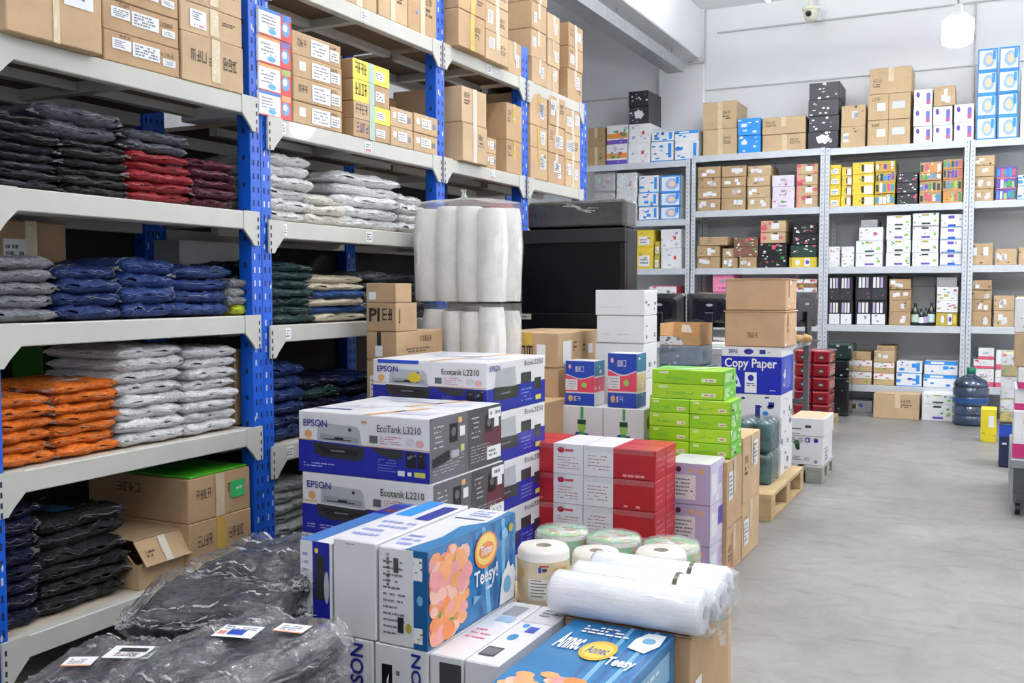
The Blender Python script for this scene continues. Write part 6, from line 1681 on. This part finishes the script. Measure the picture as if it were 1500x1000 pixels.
for i in range(4):
    r = random.Random(800 + i); b = Box(X1 - X0, Y1 - Y0, zs[i + 1] - zs[i] - .002, EWH, .003)
    if i == 3:
        f = b.F; f.rect(0, 0, 1, .80, CPB, 1); b.R.rect(0, 0, 1, .80, CPB, 1); b.R.rect(.2, .1, .8, .72, paint((70, 84, 180), .4), 2); b.R.marks(4, w_ink(), .1, 3, (.1, .1, .9, .75), r)
        t = b.part('lettering', f); t.text('Copy Paper', .06, .50, .93, .76, w_ink(), 2, .02)
        f.poly([(.17, .14), (.34, .14), (.30, .30), (.24, .46), (.20, .30)], w_ink(), 2); f.ell(.25, .24, .03, .05, CPB, 3); f.rect(.40, .02, .60, .46, w_ink(), 2); f.ell(.5, .34, .05, .07, CPB, 3); f.lines(.43, .16, .58, .24, 2, CPB, 3, .5, rnd=r); f.lines(.82, .07, .92, .1, 1, w_ink(), 2, rnd=r)
        f.glyphs(.12, .86, .28, .95, 4, NAVYT, 2, r); f.ell(.46, .905, .08, .06, NAVYT, 2, 18); f.rect(.64, .86, .74, .95, NAVYT, 2); f.lines(.76, .88, .84, .92, 1, GREYINK, 2, rnd=r)
    else:
        b.F.marks(5, NAVYT, .06, 1, (.35, .1, .9, .9), r); b.F.rect(.58, .1, .66, .6, NAVYT, 2); b.F.ell(.75, .3, .05, .08, SKY, 2); b.R.marks(5, GREYINK, .07, 1, rnd=r)
    b.make('paper_box' if i < 3 else 'copy_paper_box', ((X0 + X1) / 2, (Y0 + Y1) / 2, zs[i]), 0, ['white paper box resting on the wooden pallet', 'white paper box, middle one of the three plain white ones above the pallet', 'white paper box just beneath the blue copy paper box', 'blue and white copy paper box with large white lettering'][i], 'paper box')
xa, xb = onY(1062, 480, Y0).x, onY(1150, 480, Y0).x
z = ZT
for i, yy in enumerate((455, 407)):
    z1 = onX(1150, yy, xb).z; b = Box(xb - xa, .34, z1 - z - .002, cardboard((196, 160, 126)), .005); r = random.Random(i + 3)
    b.R.rect(.2, .4, .3, .9, SEAM, 1); b.R.marks(3, w_ink(), .06, 1, rnd=r)
    if i == 0: b.F.glyphs(.38, .25, .56, .4, 4, INK, 1, r)
    b.F.poly([(-.01, .97), (1, .99), (1, 1), (-.01, 1)], SEAM, 1)
    fl = Canvas(); fl.box(-(xb - xa) / 2 - .008, (xb - xa) / 2 + .008, -.175, .175, z1 - z - .008, z1 - z - .003, cardboard((206, 172, 138)), .002); b.kids.append(('lid_flap', fl, None))
    b.make('carton', ((xa + xb) / 2, Y0 + .17, z), .02 if i else -.01, ['blank brown carton resting on the copy paper box', 'blank brown carton crowning the copy paper tower'][i], 'carton'); z = z1
# teal bottled water packs
X0, X1, Y0t, Y1t, ZT, _ = fit(1092, 1130, 1146, 616, 722, -1.09)
m, nt, b_ = pbsdf('teal_plastic'); vec = coords(nt); n_ = noise(nt, 12, 3, .5, vec); rr = ramp(nt, n_.outputs['Fac'], [(.3, lin((8, 50, 56))), (.7, lin((26, 92, 98)))]); nt.links.new(rr.outputs[0], b_.inputs['Base Color']); b_.inputs['Roughness'].default_value = .15; b_.inputs['Coat Weight'].default_value = .4; TEAL = m
hh = (ZT - PH) / 2; W = .20; D = min(Y1t, Y0 - .02) - Y0t
for i in range(2):
    o = root('water_pack', (X1 - W / 2, Y0t + D / 2, PH + .0005 + hh * i), ['lower film wrapped pack of teal bottles on the wooden pallet', 'upper film wrapped pack of teal bottles by the copy paper tower'][i], 'water pack', 'packs of teal bottles')
    for a in range(2):
        for b2 in range(3):
            R = min(W / 4, D / 6) * .98; c = Canvas()
            c.lathe([(0, 0), (R * .9, 0), (R, .01), (R, hh * .3), (R * .93, hh * .33), (R, hh * .36), (R, hh * .8), (R * .8, hh * .9), (R * .3, hh * .94), (R * .3, hh * .97), (0, hh * .97)], TEAL, 18, (-W / 4 + a * W / 2, -D / 3 + b2 * D / 3, 0)); c.build('bottle', o)
    c = Canvas(); c.box(-W / 2 - .002, W / 2 + .002, -D / 2 - .002, D / 2 + .002, .001, hh - .004, film(.08, (150, 196, 200)), .018); c.build('film_wrap', o)
# grey pallet with the lidded box
xr = -.965
pallet(xr - .42, xr, 6.18, 6.68, .10, WOODG, 'small grey wooden pallet at the aisle under the lidded white box', 3)
yy0 = 6.24; xa = onY(1158, 640, yy0).x; xb = xr - .005
z1, z2 = onX(1212, 635, xb).z, onX(1212, 609, xb).z
b = Box(xb - xa, .36, z1 - .102, EWH, .003); r = random.Random(33); f = b.F
f.ell(.2, .72, .09, .14, paint((70, 120, 84), .4), 1, 12, .2); f.ell(.22, .6, .07, .1, DGRN, 2, 12, .2); f.lines(.05, .75, .4, .95, 3, GREYINK, 1, .5, rnd=r); f.rect(.45, .78, .6, .95, PURP, 1); f.ell(.52, .86, .03, .05, w_ink(), 2); f.ell(.78, .86, .07, .08, NAVYT, 1); f.ell(.78, .12, .06, .06, paint((120, 150, 180), .4), 1); f.lines(.08, .14, .34, .3, 3, GREYINK, 1, .6, rnd=r); f.lines(.42, .14, .6, .28, 3, GREYINK, 1, .4, rnd=r); b.R.lines(.2, .1, .5, .6, 4, GREYINK, 1, rnd=r)
b.make('printed_box', ((xa + xb) / 2, yy0 + .18, .1005), 0, 'white printed produce box standing on the grey pallet', 'box')
b = Box(xb - xa + .012, .37, z2 - z1 - .001, EWH, .004, {'T': paint((196, 180, 160), .7)}); b.F.rect(.45, .45, .62, .6, DGRN, 1); b.F.rect(.05, .35, .35, .42, GREYINK, 1); b.F.rect(.05, .1, .3, .14, GREYC, 1); b.T.rect(.05, .06, .95, .94, paint((204, 170, 140), .7), 1)
b.make('box_tray', ((xa + xb) / 2, yy0 + .18, z1), 0, 'shallow white tray box set upon the produce box', 'tray box')
# steel work table -------------------------------------------------------------
TZ = .785
o = root('work_table', (-2.15, 7.5, 0), 'grey steel work table behind the copy paper tower, carrying monitors', 'table')
c = Canvas(); c.box(-.75, .75, -.8, .8, TZ - .045, TZ, paint((188, 192, 196), .4, .05, 5, .2), .004); c.build('table_top', o)
for sx in (-.72, .72):
    for sy in (-.77, .77):
        c = Canvas(); c.box(sx - .022, sx + .022, sy - .022, sy + .022, 0, TZ - .046, paint((110, 114, 120), .4, .05, 5, .4), .002); c.build('leg', o)
c = Canvas(); c.box(-.7, .7, .755, .785, .25, .29, paint((110, 114, 120), .4, .05, 5, .4)); c.build('crossbar', o)
MBK = paint((24, 25, 28), .25, .12, 6, 0, .3)
def monitor(px, Y, w, h, rot, label):
    x = onY(px, 450, Y).x
    o = root('computer_monitor', (x, Y, TZ + .0005), label, 'monitor', 'black computer monitors on the steel table', rot)
    zb3 = .11; n = 10
    c = Canvas()
    # shell bulging towards the back, which faces the camera
    rings = []
    for (k, yb2, rr2) in ((1.0, 0.03, .02), (1.0, 0.0, .02), (.96, -.018, .03), (.70, -.045, .04), (.55, -.05, .05)):
        ring = []
        W2, H2 = w / 2 * k, h / 2 * k
        for (cx, cz, a0) in ((1, 1, 0), (-1, 1, 90), (-1, -1, 180), (1, -1, 270)):
            for q in range(6):
                a = math.radians(a0 + q * 18); ring.append((cx * (W2 - rr2) + rr2 * math.cos(a), yb2, zb3 + h / 2 + cz * (H2 - rr2) + rr2 * math.sin(a)))
        rings.append(ring)
    N = len(rings[0]); vv = [p for r_ in rings for p in r_]
    c.mesh(vv, [(k * N + a, k * N + (a + 1) % N, (k + 1) * N + (a + 1) % N, (k + 1) * N + a) for k in range(len(rings) - 1) for a in range(N)], MBK, False)
    c.face(rings[0], MBK); c.face(rings[-1][::-1], MBK); c.build('rear_shell', o)
    c = Canvas(); f = Face(c, (-w * .07, -.0505, zb3 + h * .62), (1, 0, 0), (0, 0, 1), (0, -1, 0), w * .14, h * .08); f.ell(.5, .5, .5, .5, paint((150, 152, 156), .3), 0); c.build('badge', o)
    c = Canvas(); f = Face(c, (-w / 2 + .015, .0305, zb3 + .02), (1, 0, 0), (0, 0, 1), (0, 1, 0), w - .03, h - .035); f.rect(0, 0, 1, 1, paint((10, 11, 14), .12)); c.build('screen', o)
    c = Canvas(); c.box(-.035, .035, -.075, -.051, .012, zb3 + h * .45, MBK, .006); c.build('stand_neck', o)
    c = Canvas(); c.lathe([(0, .014), (.05, .014), (.11, .008), (.12, 0)], MBK, 30, (0, -.04, 0)); c.build('stand_base', o)
monitor(968, 7.55, .40, .27, .05, 'black monitor seen from behind, partly hidden by the white carton tower')
monitor(1042, 7.55, .40, .27, -.04, 'black monitor seen from behind, beside the blank brown cartons')
monitor(1174, 8.0, .46, .28, 1.2, 'black monitor turned side on at the aisle end of the steel table')
c = Canvas(); pillow(c, .13, .12, .06, paint((170, 136, 88), .5), 5); tag(c.build('paper_bag', None, (onY(1177, 490, 7.75).x, 7.75, TZ + .001), .2), 'crumpled tan bag at the corner of the steel table', 'bag')
c = Canvas(); c.box(-.14, .14, -.1, .1, 0, .03, paint((214, 222, 214), .5), .003); tag(c.build('paper_stack', None, (onY(1048, 505, 6.9).x, 6.9, TZ + .001), .15), 'flat pile of pale papers at the table edge below the monitors', 'papers')
# tray carton and blue boxes in front of the table
Yt = 5.62; xa, xb = onY(966, 500, Yt).x, onY(1024, 500, Yt).x
za, z1, z2, z3 = 0, onY(1000, 536, Yt).z, onY(1000, 506, Yt).z, onY(1000, 474, Yt).z
W = xb - xa; xm = (xa + xb) / 2
for i in range(3):
    b = Box(W + .03, .3, z1 / 3 - .002, paint((110, 130, 140), .45, .15, 9), .004); b.F.marks(9, paint((190, 196, 204), .4), .06, rnd=random.Random(i)); b.F.marks(4, CHARC, .06, 2, rnd=random.Random(i + 5))
    b.make('grey_box', (xm + .015, Yt + .15, z1 / 3 * i), 0, ['grey blue carton at the foot of the pile behind the green boxes', 'grey blue carton at mid height behind the green boxes', 'grey blue carton just under the flat blue box'][i], 'box')
b = Box(W, .28, z2 - z1 - .002, paint((70, 112, 150), .35, .12, 9), .004); b.F.marks(5, paint((170, 200, 220), .4), .06, rnd=random.Random(8)); fl = Canvas(); fl.box(-W / 2 - .004, W / 2 + .004, -.145, .145, .001, z2 - z1 - .001, film(.25), .008); b.kids.append(('film_wrap', fl, None))
b.make('blue_box', (xm, Yt + .15, z1), 0, 'flat blue film wrapped box under the open cardboard tray', 'box')
o = root('cardboard_tray', (xm, Yt + .15, z2), 'open cardboard tray with torn white labels, below the left monitor', 'tray')
H = z3 - z2; c = Canvas(); m2 = cardboard((196, 158, 112))
c.box(-W / 2, W / 2, -.14, .14, 0, .004, m2); c.box(-W / 2, W / 2, .136, .14, .004, H, m2); c.box(W / 2 - .004, W / 2, -.14, .136, .004, H, m2); c.box(-W / 2, -W / 2 + .004, -.14, .136, .004, H, m2); c.box(-W / 2 + .004, W / 2 - .004, -.14, -.136, .004, H * .45, m2); c.build('tray_body', o)
c = Canvas(); f = Face(c, (-W / 2, -.141, 0), (1, 0, 0), (0, 0, 1), (0, -1, 0), W, H); f.poly([(.0, .02), (.6, .03), (.55, .25), (.3, .44), (.0, .4)], w_ink(), 1); f.marks(5, GREYINK, .05, 2, (.05, .05, .5, .35), random.Random(4)); c.build('torn_label', o)
c = Canvas(); f = Face(c, (-W / 2, .1355, 0), (1, 0, 0), (0, 0, 1), (0, -1, 0), W, H); f.poly([(.2, .5), (.5, .5), (.42, .85), (.22, .9)], w_ink(), 1); c.build('inner_label', o)
# red drink packs -----------------------------------------------------------------
RDK = paint((130, 14, 30), .25, .14, 10, 0, .5); yk = 8.75
xr = onY(1215, 560, yk).x; ztop = onX(1215, 513, xr).z; zb4 = .075
pallet(xr - .36, xr + .02, yk - .02, yk + .42, zb4, WOOD, 'small pale pallet beneath the red drink packs near the back racks', 3)
w = onY(1215, 560, yk).x - onY(1189, 560, yk).x; hh = (ztop - zb4) / 5
for s in (0, 1):
    for i in range(5):
        b = Box(w - .004, .32, hh - .003, RDK, .012); r = random.Random(i + s * 7)
        b.F.ell(.5, .45, .17, .2, CHARC, 1, 14, .1); b.F.rect(.42, .38, .62, .5, paint((200, 180, 180), .3), 2); b.R.lines(.1, .3, .9, .7, 2, paint((220, 140, 150), .3), 1, rnd=r); b.F.rect(.04, .86, .96, .93, paint((206, 90, 104), .3), 1)
        b.make('drink_pack', (xr - w / 2 - s * (w + .004), yk + .17, zb4 + .0005 + hh * i), 0, f'glossy red drink pack, {["bottom", "second", "third", "fourth", "top"][i]} of the {["aisle side", "table side"][s]} column', 'drink pack', 'red drink packs stacked on the small pallet')
# dark bags beside the central rack -------------------------------------------------
Yq = 9.55; xa, xb = onY(1211, 560, Yq).x, onY(1243, 560, Yq).x
zc = [0, onY(1230, 552, Yq).z, onY(1230, 527, Yq).z, onY(1230, 503, Yq).z]
for i in range(3):
    b = Box(xb - xa + (.03 if i == 2 else 0), .3, zc[i + 1] - zc[i] - .002, paint((24, 30, 32) if i < 2 else (30, 52, 48), .22, .2, 8, 0, .4), .015); b.F.marks(5, paint((150, 156, 160), .4), .07, rnd=random.Random(i + 2))
    b.make('dark_pack', ((xa + xb) / 2 + (.015 if i == 2 else 0), Yq + .16, zc[i]), 0, ['black wrapped pack on the floor behind the red drink packs', 'black wrapped pack, middle of three behind the red drink packs', 'dark green wrapped pack topmost behind the red drink packs'][i], 'pack')
# film wrapped goods at the corner rack, third row ---------------------------------------
for i, (a, b2, y0_, y1_, Yw, lb) in enumerate(((868, 892, 290, 238, 9.5, 'clear film sack of pale goods hanging at the far blue post'), (893, 916, 292, 246, 9.52, 'clear film sack with violet print beside the far blue post'))):
    pass
# ------------------------------------------------------------------ garment bags on the floor
G1 = garment((42, 44, 54), None, .66, .3); G2 = garment((20, 23, 32), None, .7, .3)
def floor_pile(px, py, zt, w, d, n, rot, mat, labels, seed, patches=(), film_a=.05):
    p = onZ(px, py, zt); h = zt / n; rnd = random.Random(seed)
    for i in range(n):
        o = root('garment_bag', (p.x + rnd.uniform(-.012, .012), p.y + rnd.uniform(-.012, .012), h * i), labels(i, n), 'garment bag', 'garment bags heaped on the floor', rot + rnd.uniform(-.06, .06))
        c = Canvas(); pillow(c, w, d, h * 1.06, mat, seed * 10 + i, 30, 22, exp=4); c.build('folded_garment', o)
        if i >= n - 2:
            c = Canvas(); pillow(c, w * 1.09, d * 1.07, h * 1.2, film(film_a, (236, 240, 248), 24), seed * 10 + i, 50, 40, oz=.005, exp=5, wrinkle=.22, glint_folds=(film(.55, (250, 250, 252), 30), 90, (.002, .003)))  # sleeve folds carry whitish ribbons as painted glints
            r_ = random.Random(seed + i)
            c.v = [(x + r_.uniform(-.003, .003), y + r_.uniform(-.003, .003), max(0, z + r_.uniform(-.0035, .0035))) for x, y, z in c.v]
            c.build('clear_sleeve', o)
        if i == n - 1:
            for (u, v, sw, sh, a, kind) in patches:
                c = Canvas(); zz = h * 1.34
                ca, sa = math.cos(a), math.sin(a)
                f = Face(c, (u * w, v * d, zz), (ca, sa, 0), (-sa, ca, 0), (0, 0, 1), sw, sh)
                f.rect(0, 0, 1, 1, w_ink()); r2 = random.Random(seed)
                if kind == 0: f.rect(.3, .2, .7, .6, DBL, 2); f.lines(.1, .6, .9, .9, 2, GREYINK, 1, .5, rnd=r2); f.rect(.05, .2, .25, .5, SALM, 1)
                elif kind == 1: f.rect(.2, .5, .8, .8, CHARC, 2); f.lines(.2, .15, .8, .45, 3, MAR, 1, .6, rnd=r2); f.rect(.84, .1, .97, .3, GRN, 1)
                else: f.lines(.15, .2, .8, .8, 3, GREYINK, 1, .5, rnd=r2); f.rect(.0, .0, 1, .1, ORNG, 1)
                q = c.build('paper_label', o); 
floor_pile(405, 812, .47, .34, .34, 6, .25, G2, lambda i, n: f'very dark bagged garment, {posn(i, n)} in the floor heap nearest the printer cartons', 31)
floor_pile(330, 868, .44, .36, .32, 6, .45, G2, lambda i, n: f'black bagged garment, {posn(i, n)} in the floor heap next to the rack\'s bottom shelf', 32)
floor_pile(345, 952, .445, .27, .42, 6, .0, G1, lambda i, n: f'grey bagged garment, {posn(i, n)} in the nearest floor heap against the cartons', 33, ((-.22, -.02, .09, .07, .3, 0), (.12, .18, .07, .05, .2, 2)), .09)
floor_pile(178, 978, .41, .28, .28, 6, .35, G1, lambda i, n: f'grey bagged garment, {posn(i, n)} in the nearest floor heap toward the rack', 34, ((-.15, .0, .10, .07, .1, 1), (-.35, -.2, .06, .05, .2, 2)), .09)
